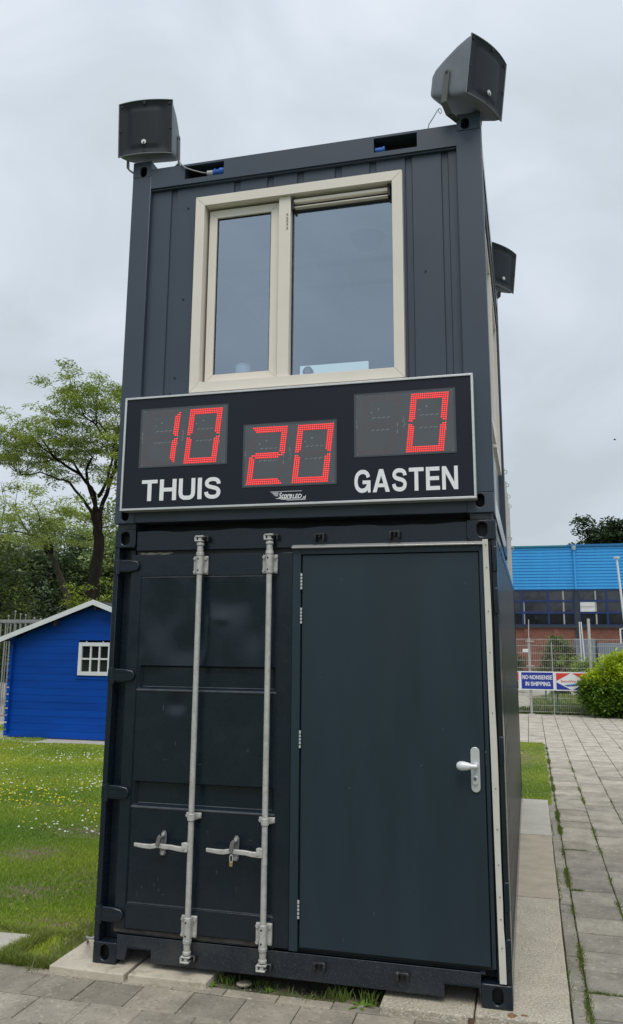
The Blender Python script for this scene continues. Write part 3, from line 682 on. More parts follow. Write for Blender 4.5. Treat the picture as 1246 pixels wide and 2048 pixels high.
def words(txt, x0, x1, z0, z1, y, m, parent, gap=.115):
    """bold grotesque capitals laid out stroke by stroke"""
    W_ = sum(GL[c][0] for c in txt)+gap*(len(txt)-1); kx = (x1-x0)/W_; kz = z1-z0; x = x0; b = B(); q = 0
    for c in txt:
        for s_ in GL[c][1]:
            yy = y-.0002*(q % 3); q += 1; f = lambda p: (x+p[0]*kx, z0+p[1]*kz)
            if s_[0] == 'r': b.add([(f((s_[1], s_[3]))[0], yy, f((0, s_[3]))[1]), (f((s_[2], 0))[0], yy, f((0, s_[3]))[1]), (f((s_[2], 0))[0], yy, f((0, s_[4]))[1]), (f((s_[1], 0))[0], yy, f((0, s_[4]))[1])], [(0, 1, 2, 3)])
            elif s_[0] == 'p': b.add([(f(p)[0], yy, f(p)[1]) for p in s_[1]], [(0, 1, 2, 3)])
            else:
                P = smoothline(s_[1]); h = s_[2]/2; vs = []
                closed = abs(P[0][0]-P[-1][0])+abs(P[0][1]-P[-1][1]) < 1e-6
                for i in range(len(P)):
                    a = P[i-1] if i else (P[-2] if closed else P[0]); c_ = P[i+1] if i < len(P)-1 else (P[1] if closed else P[-1])
                    dx, dz = c_[0]-a[0], c_[1]-a[1]; l = math.hypot(dx, dz) or 1
                    for sg in (-1, 1): p = (P[i][0]-dz/l*h*sg, P[i][1]+dx/l*h*sg); vs.append((f(p)[0], yy, f(p)[1]))
                b.add(vs, [(2*i, 2*i+2, 2*i+3, 2*i+1) for i in range(len(P)-1)])
        x += (GL[c][0]+gap)*kx
    return b.build('lettering', m, parent, fix=False, smooth=0)
words('THUIS', .216, .760, 2.7615, 2.8995, YF+.0020, LETTER, sb); words('GASTEN', 1.618, 2.236, 2.7620, 2.9020, YF+.0020, LETTER, sb)
textmesh('Score', 1.143, 1.228, 2.7470, 2.7830, YF+.0014, 'lettering', LETTER, sb, off=.02, shear=.25)
textmesh('LED', 1.230, 1.290, 2.7440, 2.7700, YF+.0014, 'lettering', LETTER, sb, off=.02, shear=.25)
textmesh('.nl', 1.291, 1.317, 2.7380, 2.7600, YF+.0014, 'lettering', LETTER, sb, off=.02, shear=.25)
b = B()
for x0, x1, z, h in ((1.092, 1.292, 2.7880, .0022), (1.100, 1.143, 2.7810, .003), (1.108, 1.143, 2.7745, .003), (1.114, 1.141, 2.7680, .003), (1.120, 1.140, 2.7615, .003), (1.128, 1.222, 2.7440, .0030), (1.160, 1.226, 2.7385, .0026), (1.196, 1.316, 2.7330, .0024), (1.228, 1.316, 2.7385, .0018)):
    b.prism([(x0, z), (x1, z), (x1-.004, z+h), (x0-.006, z+h)], 'xz', YF+.0014, YF+.003)
b.build('logo_stripes', LETTER, sb, smooth=0)
SEG = {'0': 'abcdef', '1': 'bc', '2': 'abged', ' ': ''}
PT = .01247; SLANT = .105
def seg_dots():
    d = {k: set() for k in 'abcdefg'}
    for t in range(3):
        for c in range(t, 18-t): d['a'].add((c, 28-t)); d['d'].add((c, t))
        for r in range(15+(t == 2), 28-t): d['f'].add((t, r))
        for r in range(15+(t == 2), 28-t): d['b'].add((17-t, r))
        for r in range(1+t, 14-(t == 2)): d['e'].add((t, r)); d['c'].add((17-t, r))
    for c in range(1, 17): d['g'].add((c, 14))
    for c in range(3, 15): d['g'].add((c, 13)); d['g'].add((c, 15))
    return d
DOTS = seg_dots()
def disc(b, x, y, z, r, n=7, dome=.002):
    vs = [(x+r*math.cos(2*math.pi*i/n), y, z+r*math.sin(2*math.pi*i/n)) for i in range(n)]+[(x, y-dome, z)]
    b.add(vs, [(i, n, (i+1) % n) for i in range(n)])
DISP = ((.187, .797, 2.981, 3.3765, '10'), (.903, 1.5085, 2.8225, 3.2285, '20'), (1.6175, 2.2335, 2.9805, 3.3800, ' 0'))
for k, (dx0, dx1, dz0, dz1, s) in enumerate(DISP):
    dsp = B().box(dx0+.012, dx1-.012, YF+.0012, YF+.004, dz0+.010, dz1-.010).build('digit_window', DISPLAY, sb, smooth=0)
    b = B(); b.box(dx0, dx1, YF+.0005, YF+.004, dz1-.010, dz1); b.box(dx0, dx1, YF+.0005, YF+.004, dz0, dz0+.010); b.box(dx0, dx0+.012, YF+.0005, YF+.004, dz0+.010, dz1-.010); b.box(dx1-.012, dx1, YF+.0005, YF+.004, dz0+.010, dz1-.010)
    b.build('window_rim', DISPLAY_RIM, dsp, fix=False, smooth=0)
    sc = (dz1-dz0)/.398
    mk = B()
    for q, ch in enumerate(s):
        bx = dx0+(.030, .320)[q]*sc; bz = dz0+.020*sc; lit = set(); off = set()
        for g, dd in DOTS.items(): (lit if g in SEG[ch] else off).update(dd)
        off -= lit
        def pos(c, r):
            z = r*PT*1.005*sc; return bx+(c*.0126)*sc+SLANT*z, bz+z
        if lit:
            b1, b2 = B(), B()
            for c, r in lit: x, z = pos(c, r); disc(b1, x, YF+.0006, z, .0052*sc, 7); disc(b2, x+.0006, YF-.0016, z+.0012, .0019*sc, 6, .0004)
            tag(b1.build('lit_digit', LED_ON, sb, fix=False, smooth=0), kind='stuff')
            tag(b2.build('led_core', LED_CORE, sb, fix=False, smooth=0), kind='stuff')
        b3 = B()
        for c, r in off: x, z = pos(c, r); disc(b3, x, YF+.0009, z, .0036*sc, 6, .0006)
        tag(b3.build('unlit_segments', LED_OFF, sb, fix=False, smooth=0), kind='stuff')
        # solder marks and printing on the circuit board
        ax = bx+.05*sc; Y1, Y2 = YF+.0006, YF+.002
        for zz in (.215, .138):
            for i in range(4):
                px = ax+.012+i*.030+SLANT*zz; pz = bz+zz*sc
                mk.prism([(px, pz), (px+.008, pz+.005), (px+.020, pz+.006), (px+.020, pz+.0078), (px+.007, pz+.0068), (px-.001, pz+.0018)], 'xz', Y1, Y2)
        for px, pz, s_ in ((.075, .255, .0035), (.118, .275, .004), (.080, .305, .0022), (.12, .305, .002), (.0, .35, .002), (.13, .355, .002), (.06, -.010, .0025), (.15, -.010, .0025), (.02, .368, .0025), (.17, .368, .0025)):
            mk.box(bx+px, bx+px+s_*(2.2 if s_ > .003 else 1.2), Y1, Y2, bz+pz-s_/2, bz+pz+s_/2)
        r2 = random.Random(k*7+q)
        for i in range(9):
            px = bx-.020+r2.uniform(-.004, .008); pz = bz+.150+i*.0085; mk.box(px, px+r2.uniform(.002, .007), Y1, Y2, pz, pz+r2.uniform(.002, .005))
        for pz in (.12, .16): mk.box(bx+.235, bx+.237, Y1, Y2, bz+pz, bz+pz+.022)
    for px in (dx0+.022, dx1-.022):
        for pz in (dz0+.016, dz1-.016): mk.box(px-.002, px+.002, YF+.0002, YF+.001, pz-.002, pz+.002)
    tag(mk.build('circuit_marks', MARKS, dsp, fix=False, smooth=0), kind='stuff')

# ================================================================== loudspeakers
def make_speaker(label):
    t = thing('loudspeaker', label, 'loudspeaker', (0, 0, 0), 'grey loudspeakers on the cabin corners', local=True)
    sec = [(.0, .200, .200), (.035, .198, .198), (.12, .190, .175), (.22, .174, .138), (.30, .158, .102), (.335, .140, .080), (.345, .12, .065)]
    n = 28; vs = []; fs = []
    def ring(y, w, h, e=.16):
        P = []
        for i in range(n):
            a = 2*math.pi*(i+.5)/n; c, s_ = math.cos(a), math.sin(a)
            P.append((w*math.copysign(abs(c)**e, c), y, h*math.copysign(abs(s_)**e, s_)))
        return P
    for y, w, h in sec: vs += ring(y, w, h, .13+y*.25)
    k = len(sec)
    for i in range(k-1):
        for j in range(n): fs.append((i*n+j, i*n+(j+1) % n, (i+1)*n+(j+1) % n, (i+1)*n+j))
    fs.append(tuple(range((k-1)*n, k*n)))
    B().add(vs, fs).build('cabinet', SPK, t, smooth=40)
    # bulged grille with pressed centre
    gx, gz = 24, 24; vs = []; fs = []
    for j in range(gz+1):
        for i in range(gx+1):
            u, w_ = i/gx*2-1, j/gz*2-1
            y = -.030*(1-u*u)
            pu = max(0, min(1, (.62-abs(u))/.12)); pw = max(0, min(1, (.80-abs(w_))/.12)); p_ = min(pu, pw)
            edge = max(0, min(1, (.97-abs(u))/.30, (.97-abs(w_))/.22))
            y += .016*edge-.012*(p_*p_*(3-2*p_))
            vs.append((u*.197, y, w_*.197))
    for j in range(gz):
        for i in range(gx): a = j*(gx+1)+i; fs.append((a, a+1, a+gx+2, a+gx+1))
    gr = B().add(vs, fs).build('grille', SPK_GRILLE, t, smooth=60, fix=False)
    # rim following the bulge
    b = B()
    for z in (-.199, .199): b.tube([(u*.199, -.030*(1-u*u)-.001, z) for u in np.linspace(-1, 1, 13)], .0042, 6)
    for x in (-.199, .199): b.tube([(x, -.001, -.199), (x, -.001, .199)], .0042, 6)
    b.build('rim', SPK, t)
    # cheeks that fill between the flat cabinet front and the bulged rim
    for z in (-.199, .199):
        b = B(); us = np.linspace(-1, 1, 13); P = [(u*.199, .003, z) for u in us]+[(u*.199, -.030*(1-u*u), z) for u in us]
        b.add(P, [(i, i+1, 14+i, 13+i) for i in range(12)]); b.build('rim_cheek', SPK, t, fix=False)
    for x, z in ((-.178, .178), (.178, .178), (.178, -.182), (-.178, -.182), (0, .182), (0, -.182), (-.184, -.005), (.184, -.005)):
        y = -.030*(1-(x/.199)**2)+.003
        B().cyl((x, y-.004, z), (x, y+.004, z), .011, .011, n=14).build('screw', BLACK, gr)
    B().cyl((-.001, -.0335, -.112), (-.001, -.028, -.112), .0175, n=24).build('badge', mat('white_badge', (.75, .77, .78), .4) if 'white_badge' not in bpy.data.materials else bpy.data.materials['white_badge'], gr)
    b = B(); b.cyl((-.001, -.0350, -.120), (-.001, -.0325, -.120), .0065, n=12); b.box(-.0055, .0035, -.0350, -.0325, -.129, -.121); b.build('badge_mark', BLACK, gr)
    # U bracket: two straps and a foot
    b = B()
    for s in (-1, 1):
        P = [(.149, -.20), (.195, -.20)]+[(.172+.023*math.cos(a), .002+.023*math.sin(a)) for a in np.linspace(0, math.pi, 9)]
        b.prism(P, 'yz', s*.191, s*.197)
        b.obox((s*.165, .172, -.2245), (s*.031, 0, .0255), (0, .023, 0), (.002, 0, -.0025*s))
    b.box(-.137, .137, .149, .195, -.254, -.247)
    br = b.build('bracket', BRACKET, t, bevel=.002)
    for s in (-1, 1): B().cyl((s*.184, .172, .002), (s*.200, .172, .002), .009, n=12).build('pivot_bolt', BLACK, br)
    for x in (-.06, -.02, .03): B().cyl((x, .165, -.253), (x, .165, -.248), .006, n=8).build('bolt', HANDLE, br)
    B().tube([(-.07+.016*math.cos(a), .30, -.155+.016*math.sin(a)) for a in np.linspace(0, 2*math.pi, 14)], .0022, 6).build('safety_eye', GALV, t)
    return t
sp = make_speaker('grey loudspeaker above the left front corner of the cabin, facing the viewer')
sp.location = (.102, -.067, 5.466); sp.rotation_euler = (.092, -.002, .108); sp.rotation_mode = 'YXZ'
s2 = dup(sp, (2.486, -.051, 5.443), 'grey loudspeaker above the right front corner of the cabin, turned to show its strap bracket'); s2.rotation_euler = (.133, .013, 1.036)
s3 = dup(sp, (2.497, 2.776, 5.45), 'grey loudspeaker mounted halfway back, sticking out behind the right edge of the cabin'); s3.rotation_euler = (.126, .014, .953)
# speaker feet on the blocks
for x, y, l in ((.07, .08, 'left'), (2.40, .08, 'right'), (2.37, 2.86, 'rear')):
    ub(lambda b: b.cyl((x, y, H2-.004), (x, y, H2+.03), .028, n=14), 'speaker_stub', BRACKET)
# cables and plug
c1 = thing('plug_cable', 'grey cable with a blue plug hanging from the left loudspeaker into the roof rail slot', 'cable', (.45, .05, 5.13))
B().tube([(.30, .10, 5.29), (.335, .02, 5.23), (.36, -.012, 5.185), (.40, -.015, 5.145), (.46, -.01, 5.118), (.51, .01, 5.108), (.555, .035, 5.107)], .0050, 8).build('cable_run', CABLE, c1)
B().cyl((.545, .035, 5.107), (.590, .045, 5.109), .021, .024, n=16).build('plug_collar', mat('pale_grey_plastic', (.42, .44, .46), .5), c1)
b = B(); b.cyl((.588, .045, 5.109), (.672, .05, 5.113), .027, n=18); b.cyl((.598, .045, 5.109), (.612, .046, 5.110), .032, n=18); b.cyl((.636, .046, 5.112), (.670, .05, 5.113), .033, n=18); b.build('plug_body', BLUE_PLUG, c1, bevel=.002)
t_ = B().tube([(2.15, .21, 5.46), (2.117, .17, 5.37), (2.092, .12, 5.29), (2.085, .10, 5.20)], .0036, 6).build('speaker_cable', CABLE, None, org=Vector((2.15, .1, 5.2))); t_.location = (2.15, .1, 5.2); tag(t_, 'thin grey cable dropping from the right front loudspeaker to the roof edge', 'cable')
t_ = B().tube([(-.05, .16, 5.26), (-.035, .10, 5.215), (-.02, .06, 5.19), (.02, .05, 5.175)], .006, 6).build('loop_cable', CABLE, None, org=Vector((-.03, .1, 5.2))); t_.location = (-.03, .1, 5.2); tag(t_, 'short grey cable loop below the left loudspeaker at the post', 'cable')
# railing standing on the rear half of the lower roof
rl = thing('roof_railing', 'galvanised railing with hooked posts on the rear roof of the lower container', 'railing', (2.40, 4.8, 2.60))
for y in (3.70, 4.45, 5.20, 5.95):
    B().cyl((2.405, y, 2.56), (2.405, y, 3.66), .021, n=10).build('post', GALV, rl)
    B().tube([(2.43+.02*math.cos(a), y, 3.62+.02*math.sin(a)) for a in np.linspace(-2, 3.6, 12)], .005, 6).build('hook', GALV, rl)
for z in (3.64, 3.1): B().cyl((2.385, 3.7, z), (2.385, 5.95, z), .017, n=10).build('rail', GALV, rl)
for y in (3.9, 4.9): B().tube([(2.45+.018*math.cos(a), y, 2.95+.018*math.sin(a)) for a in np.linspace(-2, 3.6, 12)], .005, 6).build('hook', GALV, rl)
# ================================================================== ground
G = -.05
GRASSBASE = mat('lawn_soil', (.085, .14, .022), .95, var=.4, vscale=5, bump=.6, bscale=40, speck=((.11, .10, .05), 3, .55, .75, .6))
FARGROUND = mat('far_ground', (.11, .15, .05), .95, var=.3, vscale=.3)
YARD = mat('pale_brick_paving', (.36, .33, .30), .9, var=.15, vscale=.8, speck=((.20, .19, .16), 3, .55, .7, .4), bump=.3, bscale=20)
GRAVEL = mat('pale_gravel', (.40, .375, .32), .95, var=.25, vscale=2, bump=.7, bscale=30, speck=((.12, .13, .07), 1.6, .52, .62, .55), speck2=((.6, .57, .5), 30, .56, .7, .5))
BED = mat('paving_sand_bed', (.14, .13, .09), .95, var=.4, vscale=9, bump=.8, bscale=80, speck=((.045, .06, .018), 5, .5, .62, .7))
def struct(name, b, m, **k): return tag(b.build(name, m, None, **k), kind='structure')
struct('ground', B().sheet(-600, 600, -200, 1000, -.13), FARGROUND)
def bumps(x, y): return .008*math.sin(x*2.1+y*.7)+.006*math.sin(y*3.3-x)
struct('lawn', B().sheet(-9.0, -.03, .0, 9.35, -.068, 60, 60, bumps), GRASSBASE, smooth=60)
struct('lawn_far', B().sheet(-30.0, -7.9, 9.35, 12.2, -.060, 8, 8), GRASSBASE)
struct('soil_strip', B().sheet(.60, 2.0, -.135, .9, -.060, 40, 30, lambda x, y: .010*math.sin(x*17+y*9)+.008*math.sin(x*41)*math.cos(y*33)), EARTH, smooth=60)
struct('yard_paving', B().sheet(-60, -3, 12.2, 48, -.078), YARD)
struct('gravel_yard', B().sheet(-1.5, 40, 19.35, 47, -.075), GRAVEL)
pv = struct('pavement', B().sheet(-3.2, 9.5, -6.5, -.135, -.088).add([(2.70, -.135, -.088), (9.5, -.135, -.088), (9.5, 19.15, -.088), (2.70, 19.15, -.088)], [(0, 1, 2, 3)]).add([(-1.5, 12.4, -.088), (2.70, 12.4, -.088), (2.70, 19.15, -.088), (-1.5, 19.15, -.088)], [(0, 1, 2, 3)]), BED)
struct('pavement_edge', B().box(-1.5, 9.5, 19.15, 19.24, -.12, -.046), CONC3)
# tile meshes: chamfered, slightly irregular slabs, shared between the copies
def tile_mesh(w, d, seed, h=.04, c=.004):
    r = random.Random(seed); j = lambda: r.uniform(-.0014, .0014)
    x, y = w/2, d/2
    b = B(); top = [(-x+c+j(), -y+c+j(), j()*.8), (x-c+j(), -y+c+j(), j()*.8), (x-c+j(), y-c+j(), j()*.8), (-x+c+j(), y-c+j(), j()*.8)]
    mid = [(-x, -y, -c), (x, -y, -c), (x, y, -c), (-x, y, -c)]; bot = [(p[0], p[1], -h) for p in mid]
    b.add(top+mid+bot, [(0, 1, 2, 3)]+[(4+i, 4+(i+1) % 4, (i+1) % 4, i) for i in range(4)]+[(8+i, 8+(i+1) % 4, 4+(i+1) % 4, 4+i) for i in range(4)])
    return b.mesh('tile')
def tiles(var, m, parent, cells, name='paving_tile'):
    ms = [];
    for me in var: me.materials.append(m); ms.append(me)
    for (x, y, z) in cells:
        o = bpy.data.objects.new(name, ms[rnd.randrange(len(ms))]); COL.objects.link(o); o.parent = parent
        o.location = (x+rnd.uniform(-.0015, .0015), y+rnd.uniform(-.0015, .0015), z+rnd.uniform(-.0022, .0022)); o.rotation_euler = (rnd.uniform(-.008, .008), rnd.uniform(-.007, .007), rnd.uniform(-.002, .002)+rnd.choice((0, math.pi)))
# front running-bond tiles
PX, PY = .308, .275
cells = []
rows = [(-.122-PY*i, -.122-PY*(i+1)) for i in range(0, 7)]
for i, (y1, y0) in enumerate(rows):
    off = -.215 if i % 2 == 0 else -.088
    for k in range(-4, 12):
        x = off+PX*(k+.5)
        if x < 2.83 and len(cells) < 62: cells.append((x, (y0+y1)/2, G+.008))
tiles([tile_mesh(PX-.0045, PY-.0045, s) for s in range(6)], TILE_F, pv, cells)
# cut edging tiles along the front
tiles([tile_mesh(PX-.006, .082, 20+s) for s in range(4)], TILE_F, pv, [(-.36+PX*(k+.5), -.078, G+.009) for k in range(-3, 10) if True], 'edging_tile')
# side paving grid
SX = .3355; x_first = 2.832
near, far = [], []
for j in range(-1, 57):
    for i in range(0, 19):
        x, y = x_first+SX*(i+.5), .16+SX*(j+.5)
        if y > 19.1: continue
        if y < 10.2 and i < (5 if y > 3 else 2) + (3 if y > 6 else 0): near.append((x, y, G))
        else: far.append((x, y, G))
for j in range(0, 20):
    for i in range(0, 12): far.append((2.832-SX*(i+.5), 12.45+SX*(j+.5), G))
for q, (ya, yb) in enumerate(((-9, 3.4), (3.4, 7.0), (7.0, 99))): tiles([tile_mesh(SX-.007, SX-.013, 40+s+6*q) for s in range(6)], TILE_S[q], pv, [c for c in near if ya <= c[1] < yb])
b = B()
for x, y, z in far:
    w = SX/2-.006; z += rnd.uniform(-.004, .004); a, b_ = rnd.uniform(-.002, .002), rnd.uniform(-.002, .002)
    b.add([(x-w, y-w, z-a), (x+w, y-w, z+a), (x+w, y+w, z+b_), (x-w, y+w, z-b_), (x-w, y-w, z-.03), (x+w, y-w, z-.03), (x+w, y+w, z-.03), (x-w, y+w, z-.03)], [(0, 1, 2, 3), (4, 5, 1, 0), (5, 6, 2, 1), (6, 7, 3, 2), (7, 4, 0, 3)])
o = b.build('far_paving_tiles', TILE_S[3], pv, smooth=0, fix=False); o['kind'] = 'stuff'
# narrow cut strip beside the slabs
tiles([tile_mesh(.086, SX*1.6-.008, 60+s) for s in range(4)], TILE_S[0], pv, [(2.784, -.55+SX*1.6*(k+.5), G-.006) for k in range(0, 36) if -.55+SX*1.6*(k+.5) < 19], 'edging_tile')
# -------- concrete slabs under the container
def slab(x0, x1, y0, y1, top, m, label, name='concrete_slab', skew=0, h=.07, bev=.006):
    b = B(); n = 10; P = []
    rr = random.Random(int(x0*100)+int(y0*10)); q = lambda: rr.uniform(-.0035, .0035)
    for i in range(n): P.append((x0+(x1-x0)*i/n, y0+q()+skew*i/n))
    for i in range(n): P.append((x1+q()*.7, y0+skew+(y1-y0-skew)*i/n))
    for i in range(n): P.append((x1-(x1-x0)*i/n, y1+q()))
    for i in range(n): P.append((x0+q()*.7, y1-(y1-y0)*i/n))
    b.prism(P, 'xy', top-h, top)
    o = b.build(name, m, None, bevel=bev, org=Vector(((x0+x1)/2, (y0+y1)/2, top-h)), smooth=0); o.location = ((x0+x1)/2, (y0+y1)/2, top-h)
    tag(o, label, 'slab', 'slabs under the container'); return o
slab(-.222, .262, -.108, .62, -.001, CONC2, 'pale slab under the left front corner block of the container')
slab(.284, .762, -.098, .62, -.002, CONC2, 'pale slab beneath the left fork pocket, right beside the corner slab', skew=.012)
slab(1.752, 2.237, -.112, 1.2, -.002, CONC, 'gritty slab beneath the right fork pocket at the container front')
slab(2.246, 2.728, -.085, 2.045, -.001, CONC, 'speckled gritty slab under the right front corner with rust stains')
slab(2.246, 2.732, 2.072, 4.17, -.001, CONC4, 'sandy brown slab along the container side, second from the front')
slab(2.246, 2.736, 4.20, 6.12, .001, CONC3, 'smooth pale grey slab at the far end of the container side')
o = B().box(2.214, 2.2445, -.128, -.1175, -.055, -.006).build('brick_chip', mat('brown_brick', (.12, .075, .05), .9, var=.3, vscale=40), None, org=Vector((2.234, -.08, -.055))); o.location = (2.234, -.08, -.055); tag(o, 'small brown brick chip wedged between the two gritty front slabs', 'brick')
RUST = mat('rust_stain', (.22, .12, .06), .9, var=.5, vscale=50, bump=.4)
for cx, cy, rx, ry, lab in ((2.432, -.045, .026, .034, 'rusty orange stain at the foot of the right corner block'), (2.495, -.03, .022, .012, 'faint second rust stain on the gritty slab, right of the first')):
    r2 = random.Random(int(cx*100)); P = [(cx+rx*(.6+.5*r2.random())*math.cos(a), cy+ry*(.6+.5*r2.random())*math.sin(a)) for a in np.linspace(0, 2*math.pi, 15)[:-1]]
    o = B().prism(P, 'xy', -.004, .0002).build('rust_stain', RUST, None, org=Vector((cx, cy, 0)), smooth=0); o.location = (cx, cy, 0); tag(o, lab, 'stain')
gs = B().prism([(-.625, .385), (-.60, .02), (-1.5, -.05), (-1.6, .33), (-.9, .36)], 'xy', -.10, -.022).build('stepping_slab', CONC3, None, bevel=.006, org=Vector((-1, .2, -.1))); gs.location = (-1, .2, -.1)
tag(gs, 'flat grey stepping slab set in the lawn at the left edge', 'slab')
sdp = B().prism([(-.66, .385), (-.9, .365), (-1.6, .335), (-2.1, .40), (-1.5, .50), (-.95, .47), (-.70, .43)], 'xy', -.10, -.036).build('sand_patch', mat('sandy_soil', (.42, .34, .25), .95, var=.25, vscale=20, bump=.9, bscale=60), None, smooth=0); tag(sdp, kind='structure')
# pebble in the soil strip
pb = B().prism([(.885, .075), (.895, .045), (.925, .035), (.965, .05), (.978, .085), (.955, .105), (.92, .108)], 'xy', -.055, -.038).build('flat_stone', CONC4, None, bevel=.006, org=Vector((.93, .07, -.055))); pb.location = (.93, .07, -.055); tag(pb, 'small flat pale stone lying in the soil strip below the container sill', 'stone')
gc = B().tube([(-.006, .02, .125), (-.05, .03, .12), (-.10, .10, .10), (-.15, .2, .06), (-.20, .30, .0), (-.24, .40, -.06)], .007, 8).build('ground_cable', CABLE, None, org=Vector((-.1, .15, 0))); gc.location = (-.1, .15, 0); tag(gc, 'pale cable looping from the lower left container corner down into the grass', 'cable')

# ================================================================== grass
def blades(n_tufts, area, h, seed, name, per=5, dens=None, green=((.20, .31, .025), (.43, .54, .085)), dry=None, w=.0032, z0=-.066, lean=.55, kind='stuff', clip=None, hvar=.5):
    g = np.random.default_rng(seed)
    x = g.uniform(area[0], area[1], n_tufts); y = g.uniform(area[2], area[3], n_tufts)
    keep = np.ones(n_tufts, bool)
    if dens is not None: keep &= g.random(n_tufts) < dens(x, y)
    if clip is not None: keep &= clip(x, y)
    x, y = x[keep], y[keep]; n = len(x)
    x = np.repeat(x, per)+g.normal(0, .010, n*per); y = np.repeat(y, per)+g.normal(0, .010, n*per); n *= per
    dist = np.sqrt((x-2.6)**2+(y+4.8)**2)
    hh = h*(1+g.uniform(-hvar, hvar, n))*(1 + .25*np.sin(x*3.1+y*1.3)*np.sin(y*2.3)); ww = w*(1+g.uniform(-.3, .4, n))*np.clip(dist/5.5, 1, 3)
    a = g.uniform(0, 2*np.pi, n); L = lean*g.uniform(.2, 1.3, n)*hh; la = g.uniform(0, 2*np.pi, n)
    dx, dy = np.cos(a)*ww, np.sin(a)*ww; lx, ly = np.cos(la)*L, np.sin(la)*L
    zb = np.full(n, z0)
    v = np.stack([np.stack([x-dx, y-dy, zb], 1), np.stack([x+dx, y+dy, zb], 1), np.stack([x+dx*.7+lx*.4, y+dy*.7+ly*.4, zb+hh*.6], 1), np.stack([x-dx*.7+lx*.4, y-dy*.7+ly*.4, zb+hh*.6], 1), np.stack([x+lx, y+ly, zb+hh], 1)], 1).reshape(-1, 3)
    i = np.arange(n)*5
    q = np.stack([i, i+1, i+2, i+3], 1); t3 = np.stack([i+3, i+2, i+4, i+4], 1)
    tri = np.concatenate([np.stack([i, i+1, i+2], 1), np.stack([i, i+2, i+3], 1), np.stack([i+3, i+2, i+4], 1)])
    k = g.random(n)[:, None]; c = np.array(green[0])*(1-k)+np.array(green[1])*k
    patch = (np.sin(x*1.7+y*.9)+np.sin(y*2.9-x*1.1)+np.sin(x*.6-y*.35+1))[:, None]/3
    c = c*(1+.28*patch)
    c[:, 0:1] *= 1+.25*patch
    if dry is not None:
        d = dry(x, y)[:, None]; dd = (g.random(n)[:, None] < d)
        c = np.where(dd, np.array([.42, .38, .26])*(.6+.7*g.random((n, 1))), c)
    c = np.clip(c, 0, 1); o = npmesh(name, v, tri, BLADE, None, np.repeat(c, 5, 0)); tag(o, kind=kind); return o
def drymap(x, y):
    d = np.zeros_like(x)+.05
    for cx, cy, sx, sy, a in ((-1.84, 2.2, .26, .20, 1.0), (-1.25, 1.2, .20, .15, .95), (-1.75, 3.15, .40, .22, .85), (-.62, .62, .25, .15, .6), (-.9, 1.6, .3, .3, .3), (-2.9, 4.2, .6, .15, .25), (-.30, .35, .08, .12, .5)):
        d += a*np.exp(-((x-cx)/sx)**2-((y-cy)/sy)**2)
    return d*np.clip(.75+.7*np.sin(x*23+y*9)*np.sin(y*31-x*7), 0, 1.2)
# only the wedge of lawn the photograph can see, with a margin for a step to the side
def wedge(x, y): return (x > -2.6-1.0*y) & ~((x > -.24) & (y < .64)) & ~((y < .36) & (x < -.60)) & (x < -.04)
def seen(x, y): return np.where((x < .25-.30*y) & (x > -1.75-.88*y), 1.0, .30)
blades(150000, (-5.2, -.02, .0, 3.6), .040, 1, 'grass', 5, clip=wedge, dens=seen, dry=drymap)
blades(190000, (-9.2, -.02, 3.6, 9.35), .046, 2, 'grass', 4, clip=wedge, dens=seen, dry=drymap, w=.0042)
blades(4000, (-1.5, -.22, -.10, .66), .062, 3, 'long_grass', 3, clip=lambda x, y: (np.abs(x+.31-.02*np.sin(y*9)) < .13*(.3+y*.9)) & ~((y < .36) & (x < -.60)) & (x < -.235), green=((.085, .13, .03), (.22, .28, .08)), dry=lambda x, y: np.full_like(x, .12), lean=1.0)
blades(1500, (-1.7, -.22, .34, .50), .055, 31, 'long_grass', 4, green=((.10, .15, .025), (.24, .31, .065)), lean=1.0, clip=lambda x, y: y > .40+.02*np.sin(x*11))
blades(1600, (-.64, -.55, .0, .42), .055, 32, 'long_grass', 4, green=((.10, .15, .025), (.24, .31, .065)), lean=1.0)
blades(1500, (-.60, -.23, -.045, .03), .050, 33, 'long_grass', 4, green=((.10, .15, .025), (.24, .31, .065)), lean=.9)
blades(12000, (-12, -6.5, 9.35, 12.0), .05, 4, 'grass', 4, w=.006)
# lawn strip on the right
struct('lawn_strip', B().sheet(2.0, 2.765, 6.13, 12.42, -.066, 6, 20, bumps), mat('strip_soil', (.09, .10, .035), .95, var=.35, vscale=6, bump=.7, bscale=40, speck=((.33, .27, .19), 1.5, .50, .62, .35)))
struct('bare_patch', B().prism([(2.05, 10.6), (2.55, 10.5), (2.62, 11.2), (2.56, 12.0), (2.05, 12.1)], 'xy', -.10, -.055), mat('bare_sand', (.50, .40, .28), .95, var=.2, vscale=9, bump=.5, bscale=60), smooth=0)
blades(30000, (2.1, 2.77, 6.14, 12.42), .030, 5, 'grass', 4, w=.005, dens=lambda x, y: 1-.97*np.exp(-((x-2.36)/.26)**2-((y-11.0)/1.0)**2), dry=lambda x, y: .12+.5*np.exp(-((x-2.4)/.3)**2-((y-10.2)/.9)**2))
# grass beyond the mesh fence
def gclip(x, y): return (x > 2.75+.02*(y-19.3)+.35*np.sin(y*1.3))
blades(20000, (2.6, 8.5, 19.45, 24.5), .19, 6, 'rough_grass', 5, w=.007, clip=gclip, green=((.10, .17, .035), (.24, .33, .10)), dry=lambda x, y: np.full_like(x, .12), z0=-.075)
blades(900, (1.6, 3.2, 19.4, 21), .09, 61, 'rough_grass', 5, w=.007, green=((.06, .11, .025), (.14, .20, .06)), z0=-.075)
